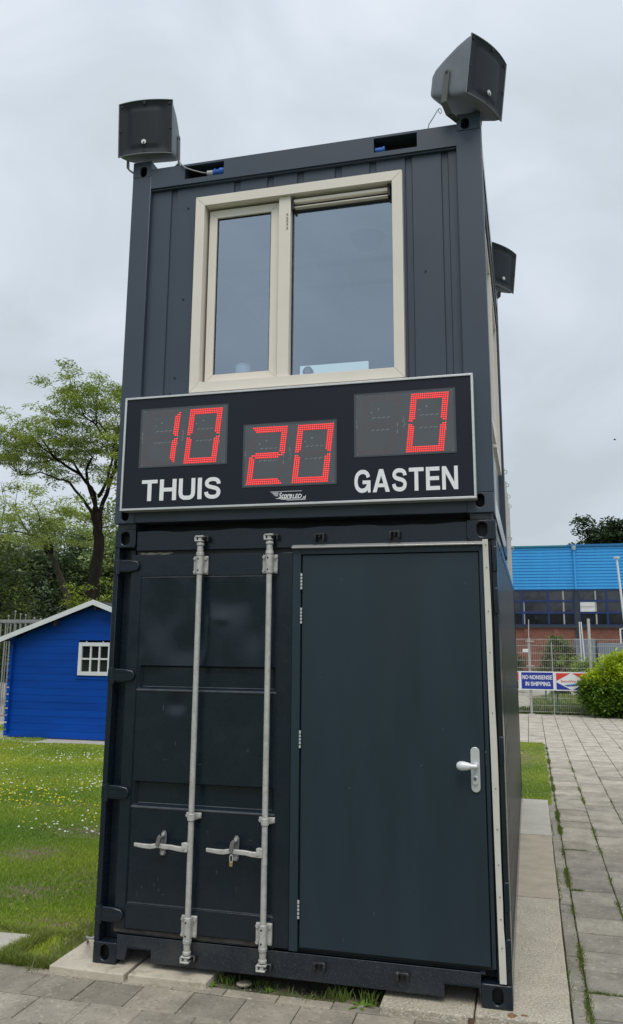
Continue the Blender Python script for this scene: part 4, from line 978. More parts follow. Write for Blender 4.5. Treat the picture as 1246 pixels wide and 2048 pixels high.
# clover and buttercups
def flowers(n, area, col, seed, name, r=.009, clip=wedge, z=.0, dens=None):
    g = np.random.default_rng(seed); x = g.uniform(area[0], area[1], n); y = g.uniform(area[2], area[3], n); k = clip(x, y)
    if dens is not None: k &= g.random(n) < dens(x, y)
    x, y = x[k], y[k]; n = len(x); zz = -.066+.040+g.uniform(-.005, .02, n); rr = r*g.uniform(.7, 1.3, n)
    P = []; T = []
    for j in range(6): P.append(np.stack([x+rr*np.cos(j*np.pi/3), y+rr*np.sin(j*np.pi/3), zz], 1))
    P.append(np.stack([x, y, zz+rr*.9], 1)); v = np.stack(P, 1).reshape(-1, 3); i = np.arange(n)*7
    f = np.concatenate([np.stack([i+j, i+(j+1) % 6, i+6], 1) for j in range(6)])
    c = np.array(col)*g.uniform(.8, 1.15, (n, 1)); tag(npmesh(name, v, f, LEAF, None, np.repeat(np.clip(c, 0, 1), 7, 0)), kind='stuff')
flowers(4200, (-9, -1.5, 3.0, 9.3), (.80, .82, .76), 8, 'clover_flowers', .0135, dens=lambda x, y: .12+.88*np.clip((np.sin(x*1.3+y*.8)+np.sin(y*2.1-x*.7))*.5+.2, 0, 1))
flowers(2000, (-6.5, -1.5, 3.2, 6.6), (.80, .66, .04), 9, 'buttercups', .0125, dens=lambda x, y: .08+.9*np.exp(-((y-5.0-.12*x)/.55)**2))
flowers(120, (-4, -.4, .6, 3.2), (.6, .58, .15), 10, 'buttercups', .006)
# moss and weeds in the paving joints
g0 = np.random.default_rng(21); pts = []
def joint(x0, y0, x1, y1, n, sp, dens):
    t = g0.random(n); k = g0.random(n) < dens(x0+(x1-x0)*t, y0+(y1-y0)*t); t = t[k]
    pts.append(np.stack([x0+(x1-x0)*t+g0.normal(0, sp*1.15, len(t)), y0+(y1-y0)*t+g0.normal(0, sp, len(t))], 1))
clump = lambda s, p: (lambda x, y: np.clip(.18+.55*np.sin(y*2.7+s)+.6*np.sin(y*7.1+s*3), 0.03, 1)*p)
joint(2.8315, -.2, 2.8315, 11.8, 23000, .010, clump(0, 1.0)); joint(3.167, .3, 3.167, 10.2, 11000, .009, clump(2, .7)); joint(3.503, 2.8, 3.503, 9, 4000, .008, clump(4, .35))
joint(2.84, .495, 3.1, .495, 900, .008, lambda x, y: np.full_like(x, .5)); joint(2.83, 3.85, 3.05, 3.85, 500, .010, lambda x, y: np.full_like(x, .7)); joint(2.84, 2.51, 2.93, 2.51, 250, .012, lambda x, y: np.full_like(x, .8))
joint(-.9, -.397, .35, -.397, 500, .006, lambda x, y: np.clip(np.sin(x*13), .05, 1)); joint(-.35, -.122, 1.2, -.122, 350, .006, lambda x, y: np.clip(np.sin(x*9+1), .05, 1)); joint(2.74, .3, 2.74, 6, 1500, .01, lambda x, y: np.clip(np.sin(y*3), .02, .6))
P = np.concatenate(pts); n = len(P); dd = np.sqrt((P[:, 0]-2.6)**2+(P[:, 1]+4.8)**2)
hh = g0.uniform(.004, .020, n); a = g0.uniform(0, 2*np.pi, n); w_ = g0.uniform(.0015, .0035, n)*np.clip(dd/5, 1, 2.2); ll = g0.uniform(.003, .016, n); la = g0.uniform(0, 2*np.pi, n)
z = np.full(n, -.055)
v = np.stack([np.stack([P[:, 0]-np.cos(a)*w_, P[:, 1]-np.sin(a)*w_, z], 1), np.stack([P[:, 0]+np.cos(a)*w_, P[:, 1]+np.sin(a)*w_, z], 1), np.stack([P[:, 0]+np.cos(la)*ll, P[:, 1]+np.sin(la)*ll, z+hh], 1)], 1).reshape(-1, 3)
c = np.array([.12, .17, .03])*(.55+.9*g0.random((n, 1)))
tag(npmesh('joint_moss', v, np.arange(3*n).reshape(-1, 3), BLADE, None, np.repeat(c, 3, 0)), kind='stuff')
# weeds below the sill
def tuft(x, y, n, h, sp, seed, label, cols=((.08, .14, .02), (.22, .32, .07))):
    g = np.random.default_rng(seed); px = x+g.normal(0, sp, n); py = y+g.normal(0, sp*.5, n); hh = h*g.uniform(.4, 1.1, n); a = g.uniform(0, 2*np.pi, n); w = .0022*g.uniform(.7, 1.5, n)
    la = g.uniform(0, 2*np.pi, n); L = hh*g.uniform(.1, .8, n); z = np.full(n, -.066)
    dx, dy, lx, ly = np.cos(a)*w, np.sin(a)*w, np.cos(la)*L, np.sin(la)*L
    v = np.stack([np.stack([px-dx, py-dy, z], 1), np.stack([px+dx, py+dy, z], 1), np.stack([px+dx+lx*.35, py+dy+ly*.35, z+hh*.65], 1), np.stack([px-dx+lx*.35, py-dy+ly*.35, z+hh*.65], 1), np.stack([px+lx, py+ly, z+hh], 1)], 1).reshape(-1, 3)
    i = np.arange(n)*5; tri = np.concatenate([np.stack([i, i+1, i+2], 1), np.stack([i, i+2, i+3], 1), np.stack([i+3, i+2, i+4], 1)])
    k = g.random((n, 1)); c = np.array(cols[0])*(1-k)+np.array(cols[1])*k
    v -= np.array([x, y, -.066]); o = npmesh('weed_tuft', v, tri, BLADE, None, np.repeat(c, 5, 0)); o.location = (x, y, -.066); tag(o, label, 'weed', 'weeds under the container front'); return o
tuft(1.20, .01, 50, .055, .085, 41, 'sparse grass tuft in the soil right of the flat stone'); tuft(1.50, .03, 70, .09, .050, 42, 'tall thin grass tuft against the sill, left of the dandelion')
tuft(.84, .06, 40, .07, .035, 43, 'small grass tuft beside the flat stone'); tuft(1.66, .02, 45, .095, .030, 44, 'upright grass tuft between dandelion and gritty slab'); tuft(1.36, -.03, 40, .05, .05, 45, 'low grass tuft at the paving edge below the sill'); tuft(1.02, .10, 60, .05, .05, 46, 'short weed tuft deep under the sill, behind the flat stone')
def rosette(x, y, label, n=11, L=.075, seed=1, name='dandelion'):
    r = random.Random(seed); t = thing(name, label, 'weed', (x, y, -.06))
    V = []; Fc = []
    for i in range(n):
        a = 2*math.pi*i/n+r.uniform(-.2, .2); l = L*r.uniform(.7, 1.15); up = r.uniform(.15, .7); m = 9
        base = len(V)
        for k in range(m+1):
            s_ = k/m; wd = .012*math.sin(math.pi*min(1, s_*.9+.08))*(1.0 if k % 2 == 0 else .5)+.001
            cx, cy, cz = x+math.cos(a)*l*s_, y+math.sin(a)*l*s_, -.052+l*up*math.sin(s_*2.2)*.6
            V += [(cx-math.sin(a)*wd, cy+math.cos(a)*wd, cz+wd*.3), (cx+math.sin(a)*wd, cy-math.cos(a)*wd, cz+wd*.3)]
        for k in range(m): j = base+2*k; Fc.append((j, j+1, j+3, j+2))
    v = np.array(V); c = np.repeat(np.array([[.14, .26, .04]]), len(v), 0)*np.random.default_rng(seed).uniform(.75, 1.2, (len(v), 1))
    npmesh('leaves', v, np.array(Fc), LEAF, t, c)
rosette(1.64, -.055, 'bright green dandelion rosette at the paving edge beside the gritty slab'); rosette(.76, -.02, 'small broad-leaved weed at the end of the pale slab', 7, .045, 5, 'broadleaf_weed')
rosette(1.10, .03, 'tiny broad-leaved weed between stone and tall tufts', 6, .035, 8, 'broadleaf_weed')
# scattered soil crumbs and gravel in the strip
g = np.random.default_rng(50); n = 900; x = g.uniform(.75, 1.76, n); y = g.uniform(-.13, .12, n); r = g.uniform(.002, .007, n)
o8 = np.array([(1, 0, 0), (-1, 0, 0), (0, 1, 0), (0, -1, 0), (0, 0, .8), (0, 0, -.8)]); f8 = np.array([(0, 2, 4), (2, 1, 4), (1, 3, 4), (3, 0, 4), (2, 0, 5), (1, 2, 5), (3, 1, 5), (0, 3, 5)])
v = (np.stack([x, y, np.full(n, -.058)], 1)[:, None]+o8[None]*r[:, None, None]*g.uniform(.6, 1.3, (n, 6, 1))).reshape(-1, 3)
f = (np.arange(n)[:, None, None]*6+f8[None]).reshape(-1, 3); c = np.array([.28, .25, .20])*g.uniform(.35, 1.5, (n, 1))
tag(npmesh('gravel', v, f, LEAF, None, np.repeat(c, 6, 0)), kind='stuff')
# ================================================================== blue garden shed
SHED_BLUE = mat('blue_stain', (.0005, .058, .355), .55, var=.14, vscale=2.2, bump=.12, bscale=40, stretch=(.35, 1, 3), speck=((.002, .09, .42), 2.5, .60, .78, .4), rand=.05, spec=.18)
SHED_END = mat('pale_blue_end_glint', (.10, .30, .72), .6, var=.3, vscale=20)
WHITE_P = mat('white_paint', (.68, .71, .74), .5, var=.06, vscale=6)
FELT = mat('dark_roof_felt', (.035, .037, .042), .9, var=.2, vscale=8, bump=.4)
WOODP = mat('brown_purlin', (.09, .06, .05), .8, var=.2, vscale=12)
sx0, sx1, rx, sy, sz0 = -7.41, -3.81, -5.61, 9.90, -.005
shed = thing('garden_shed', 'bright blue wooden log shed with white bargeboards left of the container', 'shed', (rx, sy, sz0))
def roofz(x): return 2.565-abs(x-rx)*.3615
bh = .1345
wx0, wx1, wz0, wz1 = -5.965, -5.255, 1.195, 1.825
for k in range(20):
    z0, z1 = sz0+bh*k, sz0+bh*(k+1)
    if z0 > 2.50: break
    hw = min(1.8, (2.565-z1)/.3615+.0) if z1 > 1.9 else 1.8
    hw0 = min(1.8, (2.565-z0)/.3615) if z1 > 1.9 else 1.8
    if hw < 0: hw = 0.02
    segs = [(-1, 1)]
    def board(xa, xb, xa2, xb2):
        b = B(); yo = rnd.uniform(-.002, .002)
        b.prism([(xa, z0+.0025), (xb, z0+.0025), (xb2, z1-.0025), (xa2, z1-.0025)], 'xz', sy+yo, sy+.03)
        b.prism([(xa, z0), (xb, z0), (xb2, z1), (xa2, z1)], 'xz', sy+.008, sy+.028)
        return b.build('plank', SHED_BLUE, shed, smooth=0, fix=False)
    if z1 > wz0+.02 and z0 < wz1-.02:
        board(rx-hw0, wx0, rx-hw, wx0); board(wx1, rx+hw0, wx1, rx+hw)
    else: board(rx-hw0, rx+hw0, rx-hw, rx+hw)
    if z1 < 1.98:
        for xs, sg in ((sx0, -1), (sx1, 1)):       # crossing board ends at the corner
            b = B(); b.box(min(xs, xs+sg*.012), max(xs, xs+sg*.012), sy-.085, sy+2.6, z0+.004+bh/2, z1-.004+bh/2 if z1+bh/2 < 1.95 else 1.95); b.build('side_plank', SHED_BLUE, shed, smooth=0)
            b = B(); b.box(min(xs-sg*.002, xs+sg*.13), max(xs-sg*.002, xs+sg*.13), sy+.002, sy+.026, z0+.012, z1-.016); o = b.build('plank_end', SHED_BLUE, shed, smooth=0)
            b = B(); b.box(min(xs+sg*.112, xs+sg*.133), max(xs+sg*.112, xs+sg*.133), sy-.004, sy+.020, z0+.045, z0+.075); b.build('end_glint', SHED_END, o, smooth=0)  # pale dots paint the light caught on the board ends
B().box(sx0+.01, sx1-.01, sy+2.55, sy+2.58, 0, 1.9).build('rear_wall', SHED_BLUE, shed)
for sg in (-1, 1):
    xe = rx+sg*2.11; ze = 2.565+.055-2.11*.3615
    b = B(); b.prism([(rx, 2.615), (rx, 2.590), (xe, ze-.025), (xe, ze)], 'xz', sy-.20, sy+2.8); b.build('roof', FELT, shed, smooth=0)
    b = B(); b.prism([(rx, 2.645), (rx, 2.548), (xe, ze-.074), (xe, ze+.024)], 'xz', sy-.225, sy-.2); b.build('bargeboard', WHITE_P, shed, smooth=0)
for x in (rx, -6.48, -4.74):
    z = 2.575-abs(x-rx)*.3615; B().box(x-.02, x+.02, sy-.12, sy+.1, z-.12, z-.0).build('purlin', WOODP, shed)
sw = B(); fr4(sw, wx0, wx1, wz0, wz1, .072, sy-.035, sy+.02); sw = sw.build('window', WHITE_P, shed, fix=False, smooth=0)
B().box(wx0+.07, wx1-.07, sy+.005, sy+.010, wz0+.07, wz1-.07).build('pane', mat('shed_pane', (.012, .016, .018), .06, var=.1, spec=.6), sw, smooth=0)
iw, ih = wx1-wx0-.144, wz1-wz0-.144
for k in (1, 2): x = wx0+.072+iw*k/3; B().box(x-.016, x+.016, sy-.026, sy+.004, wz0+.071, wz1-.071).build('glazing_bar', WHITE_P, sw, smooth=0)
B().box(wx0+.071, wx1-.071, sy-.024, sy+.003, (wz0+wz1)/2-.016, (wz0+wz1)/2+.016).build('glazing_bar', WHITE_P, sw, smooth=0)
b = B(); fr4(b, wx0-.05, wx1+.05, wz0-.075, wz1+.085, .045, sy-.014, sy+.01); b.build('window_surround', SHED_BLUE, shed, fix=False, smooth=0)
for x in (-5.80, -5.44): B().ball((x, sy-.03, wz1+.008), .014, n=8, m=6).build('window_clip', WHITE_P, sw)
tag(B().box(-9.5, -3.3, 9.36, 12.6, -.11, -.022).build('shed_slab', CONC3, None, bevel=.008), kind='structure')
tag(B().box(-7.38, -3.84, 9.93, 12.4, -.022, -.004).build('sole_plate', mat('weathered_sole_plate', (.20, .17, .14), .9, var=.3, vscale=10), None), kind='structure')

# ================================================================== steel bar fence on the left
GREYM = mat('grey_coated_steel', (.27, .28, .285), .5, metal=.2, var=.08, vscale=4)
fe = thing('bar_fence', 'tall grey steel bar gate behind the blue shed', 'fence', (-10.2, 12.7, -.05))
B().box(-13.4, -7.75, 12.67, 12.73, 2.262, 2.335).build('rail', GREYM, fe, bevel=.004)
B().box(-13.4, -7.75, 12.68, 12.72, .085, .125).build('rail', GREYM, fe)
x = -13.3
bm_ = B().box(-.0125, .0125, -.0125, .0125, 0, 2.14).mesh('bar'); bm_.materials.append(GREYM)
while x < -7.8:
    o = bpy.data.objects.new('bar', bm_); COL.objects.link(o); o.parent = fe; o.location = (x+10.2, 0, .175); x += .1365
for x in (-13.42, -7.72): B().box(x-.04, x+.04, 12.66, 12.74, -.06, 2.38).build('post', GREYM, fe, bevel=.004)
f2 = thing('ball_top_fence', 'short row of slim grey ball-topped fence posts among the trees behind the bar gate', 'fence', (-10.8, 15, -.06))
for x, h in ((-11.15, 2.46), (-10.95, 2.58), (-10.78, 2.50), (-10.62, 2.48), (-10.35, 2.40), (-10.15, 2.38)):
    p = B().cyl((x, 15, -.06), (x, 15, h), .012, n=8).build('post', GREYM, f2); B().ball((x, 15, h+.03), .030, n=10, m=8).build('ball_cap', GREYM, p)
B().box(-11.3, -10.0, 14.99, 15.01, 2.3, 2.34).build('rail', GREYM, f2)

# ================================================================== trees
BARK = mat('dark_bark', (.015, .012, .009), .95, var=.35, vscale=6, bump=1.0, bscale=18, stretch=(1, 1, .35), spec=.2, speck=((.035, .036, .024), 3, .5, .65, .5))
def leafcloud(C, n_per, spread, L, Wd_, seed, cols, droop=.25, flat=.35, name='crown', parent=None, vary=.35, m=None):
    g = np.random.default_rng(seed); C = np.asarray(C, float); k = len(C)
    c = np.repeat(C, n_per, 0); n = len(c)
    off = g.normal(0, 1, (n, 3)); off /= np.maximum(1e-6, np.linalg.norm(off, axis=1))[:, None]; off *= (g.random(n)**.45)[:, None]
    sp = np.repeat(np.asarray(spread, float) if np.ndim(spread) == 2 else np.tile(np.asarray(spread, float), (k, 1)), n_per, 0)
    p = c+off*sp
    a = g.uniform(0, 2*np.pi, n); dz = g.normal(-droop, flat, n); d = np.stack([np.cos(a), np.sin(a), dz], 1); d /= np.linalg.norm(d, axis=1)[:, None]
    s_ = np.cross(d, g.normal(0, flat, (n, 3))+np.array([0, 0, 1])); s_ /= np.linalg.norm(s_, axis=1)[:, None]
    l = (L*g.uniform(.6, 1.35, n))[:, None]; w = (Wd_*g.uniform(.6, 1.3, n))[:, None]
    v = np.stack([p, p+d*l*.5+s_*w*.5, p+d*l, p+d*l*.5-s_*w*.5], 1).reshape(-1, 3)
    t = np.repeat(g.random(k), n_per)*.6+g.random(n)*.4
    col = np.array(cols[0])*(1-t[:, None])+np.array(cols[1])*t[:, None]; col *= 1+g.uniform(-vary, vary, n)[:, None]*.6
    return npmesh(name, v, np.arange(4*n).reshape(-1, 4), m or LEAF, parent, np.repeat(np.clip(col, 0, 1), 4, 0))
def limb(b, pts, r0, r1, seed=0, wob=.04, n=7):
    r = random.Random(seed); P = []
    for i in range(len(pts)-1):
        a, c = Vector(pts[i]), Vector(pts[i+1]); m = max(2, int((c-a).length/.35))
        for k in range(m): P.append(a.lerp(c, k/m)+Vector((r.uniform(-wob, wob), r.uniform(-wob, wob), r.uniform(-wob, wob))))
    P.append(Vector(pts[-1])); b.tube(P, r0, n, r1, caps=False); return P
def T(u, v, dy=0.0): return (-10.36+(u-190)*.0188-(1050-v)*.0009+.0, 18+dy, 3.14+(1195-v)*.01585)
tr = thing('tree', 'tall airy broadleaf tree with a forked dark trunk behind the blue shed', 'tree', (T(205, 1395)[0], 18, -.08))
b = B(); R_ = []
R_ += limb(b, [T(203, 1398), T(200, 1260), T(186, 1195), T(191, 1130), T(196, 1080), T(192, 1058), T(192, 1040), T(193, 1026)], .27, .115, 1, .03, 12)
b2 = B()
Ls = [([T(193, 1062), T(188, 1030), T(180, 985, .2), T(172, 975, .3), T(150, 945, .4), T(128, 915, .5), T(95, 905, .5), T(62, 915, .4)], 0.082, 0.018),
      ([T(128, 915, .5), T(112, 900, .7), T(85, 905, .9), T(50, 890, 1.1), T(25, 885, 1.2)], 0.054, 0.016),
      ([T(150, 945, .4), T(135, 930, .1), T(115, 912, -.2), T(100, 880, -.5), T(95, 850, -.7)], 0.054, 0.016),
      ([T(190, 1060), T(184, 1030, -.1), T(176, 1000, -.4), T(165, 975, -.8), T(150, 970, -.9), T(120, 958, -1.1), T(90, 962, -1.3)], 0.061, 0.013),
      ([T(192, 1024), T(186, 985, -.3), T(183, 955, -.4), T(190, 935, -.5), T(200, 925, -.6)], 0.068, 0.024),
      ([T(193, 1064), T(197, 1030), T(203, 990, .2), T(207, 960, .3), T(213, 935, .4), T(216, 905, .5), T(212, 880, .5), T(200, 865, .4), T(185, 840, .3), T(170, 825, .2)], 0.082, 0.018),
      ([T(200, 1000, -.2), T(218, 980, -.4), T(227, 960, -.5), T(236, 930, -.6), T(246, 905, -.8), T(262, 890, -1)], 0.061, 0.013),
      ([T(200, 878, .4), T(190, 850, 0), T(181, 838, -.2), T(165, 828, -.4), T(145, 815, -.5)], 0.041, 0.010),
      ([T(206, 875, .5), T(213, 845, .7), T(217, 825, .8), T(232, 812, .9), T(250, 810, 1)], 0.048, 0.010), ([T(190, 850, 0), T(186, 812), T(190, 790), T(186, 765)], 0.024, 0.006), ([T(217, 825, .8), T(210, 800, .8), T(215, 780, .6)], 0.020, 0.006),
      ([T(95, 905, .5), T(80, 885, .2), T(62, 862, 0), T(55, 845, 0)], 0.034, 0.008), ([T(62, 915, .4), T(45, 930, .3), T(30, 935, .2)], 0.020, 0.006)]
limbs_pts = []
for i, (P, a, c) in enumerate(Ls): limbs_pts += limb(b2, P, a, c, i+5, .035)
ells = [(185, 762, 26, 16), (222, 772, 20, 14), (130, 785, 26, 16), (150, 770, 18, 10), (165, 795, 36, 20), (215, 795, 30, 22), (238, 810, 18, 25), (62, 832, 18, 14), (55, 852, 24, 14), (110, 830, 24, 14), (140, 822, 30, 16), (185, 828, 34, 20), (30, 875, 34, 16), (70, 872, 44, 20), (115, 862, 40, 18), (160, 868, 36, 20), (15, 905, 24, 20),
        (50, 905, 34, 16), (85, 895, 40, 16), (125, 890, 30, 14), (205, 895, 34, 18), (228, 905, 26, 20), (180, 905, 26, 14), (100, 928, 30, 10), (88, 950, 22, 10), (120, 942, 22, 8), (185, 930, 26, 10), (225, 950, 22, 22), (240, 970, 16, 20), (0, 880, 24, 24), (-25, 895, 25, 20), (265, 870, 28, 40), (285, 920, 28, 40), (230, 860, 24, 20), (160, 918, 22, 10), (240, 1030, 12, 20), (180, 1040, 12, 12), (160, 1030, 14, 10)]
g = np.random.default_rng(77); Cs = []
for u, v_, ru, rv in ells:
    for k in range(int(ru*rv*.021)+2):
        a, r_ = g.uniform(0, 2*np.pi), g.random()**.5
        Cs.append(T(u+ru*r_*math.cos(a), v_+rv*r_*math.sin(a), g.normal(0, .9)))
Cs = np.array(Cs); LP = np.array([tuple(p) for p in limbs_pts])
for c in Cs[::2]:
    j = np.argmin(np.linalg.norm(LP-c, axis=1)+np.where(LP[:, 2] > c[2], .6, 0)); q = LP[j]
    if .15 < np.linalg.norm(q-c) < 1.3 and abs(q[0]-c[0]) > .12: mid = (q+c)/2+np.array([0, 0, .10]); b2.tube([q, mid, c], [.012, .008, .004], 4, caps=False)
b.build('trunk', BARK, tr, fix=False, smooth=80); b2.build('branches', BARK, tr, fix=False, smooth=80)
leafcloud(Cs, 84, (.36, .36, .13), .150, .040, 5, ((.13, .21, .03), (.40, .50, .11)), droop=.35, flat=.22, parent=tr)
# second, leaning tree in front of the woods
def T2(u, v, dy=0.0): return (-13.31+(u-150)*.0222-(1195-v)*.0009, 22+dy, 3.37+(1195-v)*.0185)
t2 = thing('tree', 'leaning pale-leaved tree with a mossy slanting trunk, left of the tall forked tree', 'tree', (T2(160, 1375)[0], 22, -.08))
b = B(); P2 = limb(b, [T2(160, 1380), T2(150, 1240), T2(134, 1190), T2(118, 1150), T2(112, 1125), T2(100, 1105)], .19, .085, 3, .04, 10); b.build('trunk', mat('mossy_bark', (.045, .038, .025), .95, var=.4, vscale=5, bump=1, bscale=20), t2, fix=False, smooth=80)
b = B(); P2 += limb(b, [T2(100, 1105), T2(85, 1085, .2), T2(75, 1075, .3), T2(50, 1065, .4), T2(10, 1055, .5)], .10, .02, 4); P2 += limb(b, [T2(104, 1110), T2(110, 1085, -.3), T2(100, 1060, -.4), T2(92, 1020, -.6)], .07, .012, 5); P2 += limb(b, [T2(50, 1065, .4), T2(35, 1035, .3), T2(20, 1005, .2)], .05, .01, 6)
for px in (8, 12, 32): limb(b, [T2(px, 1040), T2(px+2, 1000), T2(px+(-6 if px < 20 else 2), 955)], .018, .006, px)
Cs = []
for u, v_, ru, rv in [(30, 1010, 26, 16), (70, 1022, 34, 16), (95, 990, 24, 14), (85, 985, 14, 10), (125, 1010, 22, 10), (135, 1020, 14, 12), (15, 1035, 30, 16), (60, 1045, 40, 18), (100, 1050, 36, 20), (5, 1060, 24, 16), (75, 1075, 36, 16), (20, 1080, 26, 12), (110, 1085, 30, 16), (150, 1060, 22, 16), (-20, 1040, 25, 25)]:
    for k in range(int(ru*rv*.017)+2):
        a, r_ = g.uniform(0, 2*np.pi), g.random()**.5; Cs.append(T2(u+ru*r_*math.cos(a), v_+rv*r_*math.sin(a), g.normal(0, 1.0)))
b.build('branches', BARK, t2, fix=False, smooth=80)
leafcloud(Cs, 74, (.44, .44, .17), .17, .050, 6, ((.18, .26, .05), (.44, .54, .15)), droop=.35, flat=.22, parent=t2)
def bushtree(x, y, h, rx_, ry_, zc, rz_, ncl, per, L, seed, cols, label, name='tree', cat='tree', group=None, trunk=.2, tw=.5, cs=.75, base=-.1):
    t = thing(name, label, cat, (x, y, base), group); g = np.random.default_rng(seed)
    if trunk:
        b = B(); limb(b, [(x, y, base), (x+.1, y, zc*.5), (x, y, zc)], trunk, trunk*.4, seed, .05, 8)
        for k in range(6): a = k*1.05; limb(b, [(x, y, zc*.55+.2*k), (x+rx_*.5*math.cos(a), y+ry_*.5*math.sin(a), zc+rz_*.25), (x+rx_*.8*math.cos(a), y+ry_*.8*math.sin(a), zc+rz_*.45)], trunk*.4, .02, seed+k, .05, 5)
        b.build('trunk', BARK, t, fix=False, smooth=80)
    d = g.normal(0, 1, (ncl, 3)); d /= np.linalg.norm(d, axis=1)[:, None]
    lump = 1+.18*np.sin(d[:, 0]*5+seed)+.15*np.sin(d[:, 2]*6+seed*2)+.10*np.sin(d[:, 1]*9+d[:, 0]*7)
    rad = (.55+.45*g.random(ncl)**.6)*lump
    C = np.array([x, y, zc])+d*rad[:, None]*np.array([rx_, ry_, rz_]); C = C[C[:, 2] > base+.1]
    leafcloud(C, per, (cs, cs, cs*.55), L, L*tw, seed, cols, droop=.15, flat=.55, parent=t)
    return t
DK = ((.035, .065, .028), (.12, .175, .07)); MD = ((.085, .14, .045), (.28, .36, .12)); BL = ((.06, .10, .065), (.21, .27, .16))
woods = [(-25.6, 33, 0, 3.6, 3.0, 4.3, 3.4, BL, 'dark rounded tree at the left edge behind the leaning tree'), (-22.4, 35, 0, 3.4, 3, 4.6, 3.6, DK, 'dark green tree in the woods between the leaning and the forked trunks'), (-20.6, 38, 0, 3.2, 3, 5.5, 3.9, MD, 'highest dark tree of the woods, just left of the forked trunk'),
         (-17.8, 36, 0, 3.0, 2.8, 4.6, 3.6, MD, 'mid-green tree right of the forked trunk next to the container'), (-15.0, 38, 0, 3.4, 3, 4.8, 3.9, DK, 'dark tree of the woods mostly hidden behind the container'), (-29.5, 36, 0, 3.8, 3, 4.4, 3.5, DK, 'dark tree at the outer left end of the woods')]
for i, (x, y, _, rx_, ry_, zc, rz_, cols, lab) in enumerate(woods): bushtree(x, y, 0, rx_, ry_, zc, rz_, 360, 56, .22, 100+i, cols, lab, group='trees of the woods on the left', trunk=.25, cs=.8, tw=.55)
g = np.random.default_rng(5); n = 1100; C = np.stack([g.uniform(-36, -9, n), g.uniform(28, 33, n), g.uniform(-.1, 3.3, n)], 1)
tag(leafcloud(C, 40, (.8, .8, .6), .22, .11, 9, ((.014, .026, .010), (.045, .070, .024)), name='undergrowth', flat=.55), kind='stuff')
n = 900; C = np.stack([g.uniform(-60, 0, n), g.uniform(46, 50, n), g.uniform(0, 7.5, n)], 1)
tag(leafcloud(C, 22, (1.5, 1.2, 1.0), .6, .32, 12, ((.02, .034, .016), (.05, .075, .034)), name='treeline', flat=.55), kind='stuff')
bushtree(-13.4, 17.2, 0, 1.15, 1.1, 2.9, 1.9, 170, 40, .15, 130, ((.035, .065, .016), (.12, .17, .03)), 'dense dark shrub with yellowish leaves at the far left edge above the gate', 'shrub', 'shrub', None, .06, cs=.38)
for i, (x, z, s_, lab) in enumerate(((-9.15, 2.85, .36, 'yellow-green fan-leaved sapling left of the forked trunk above the shed roof'), (-8.15, 3.0, .45, 'yellow-green fan-leaved sapling between the forked trunk and the container'))):
    t = thing('sapling', lab, 'shrub', (x, 15.3, -.08)); bb = B(); r = random.Random(i); C = []
    limb(bb, [(x, 15.3, -.08), (x, 15.3, 2.2), (x, 15.3, z-.2)], .04, .02, i, .02, 6)
    for k in range(15): a = r.uniform(0, 6.28); q = (x+s_*math.cos(a)*r.uniform(.5, 1.0), 15.3+s_*math.sin(a)*.8, z+r.uniform(-.45, .5)); bb.tube([(x, 15.3, z-.25), ((x+q[0])/2, (15.3+q[1])/2, q[2]-.05), q], [.012, .008, .004], 4); C.append(q)
    bb.build('stems', BARK, t, fix=False); leafcloud(C, 46, (.22, .22, .12), .17, .035, 200+i, ((.12, .19, .02), (.30, .38, .045)), droop=.5, flat=.2, parent=t)

# ================================================================== sports hall on the right
BY = 45.0
CLAD = mat('blue_cladding', (.040, .33, .72), .45, var=.06, vscale=.7, speck=((.025, .22, .52), 1.2, .56, .75, .45), stretch=(2, 1, .25))
CLAD_D = mat('dark_blue_trim', (.012, .14, .36), .5); TEAL = mat('teal_trim', (.02, .20, .24), .5)
FRAMEB = mat('navy_frame', (.006, .026, .12), .45); SLATE = mat('slate_sill', (.022, .030, .040), .6, var=.2)
PANEG = mat('tinted_pane', (.035, .040, .050), .08, var=.35, vscale=.6, spec=.6, speck=((.075, .085, .10), .5, .5, .7, .7), speck2=((.008, .010, .010), 1.1, .5, .62, .8))
PANE_REFL = mat('dark_reflection_pane', (.010, .012, .014), .10, var=.6, vscale=1.5, spec=.4, speck=((.045, .045, .045), 1.6, .58, .72, .7))  # dark base colour stands in for trees mirrored in the bottom panes
BRK = bpy.data.materials.new('red_brickwork'); BRK.use_nodes = True
t_ = BRK.node_tree; p_ = t_.nodes['Principled BSDF']; bt = N(t_, 'ShaderNodeTexBrick'); cx = N(t_, 'ShaderNodeNewGeometry'); mp_ = N(t_, 'ShaderNodeMapping'); mp_.inputs['Rotation'].default_value = (math.radians(90), 0, 0)
t_.links.new(cx.outputs['Position'], mp_.inputs[0]); t_.links.new(mp_.outputs[0], bt.inputs[0]); bt.inputs['Color1'].default_value = (.21, .070, .045, 1); bt.inputs['Color2'].default_value = (.13, .048, .036, 1); bt.inputs['Mortar'].default_value = (.17, .12, .10, 1)
bt.inputs['Scale'].default_value = 1; bt.inputs['Brick Width'].default_value = .22; bt.inputs['Row Height'].default_value = .066; bt.inputs['Mortar Size'].default_value = .006
nz = N(t_, 'ShaderNodeTexNoise'); nz.inputs['Scale'].default_value = .9; t_.links.new(cx.outputs['Position'], nz.inputs['Vector']); mxx = N(t_, 'ShaderNodeMix', data_type='RGBA', blend_type='MULTIPLY'); mxx.inputs[0].default_value = .6
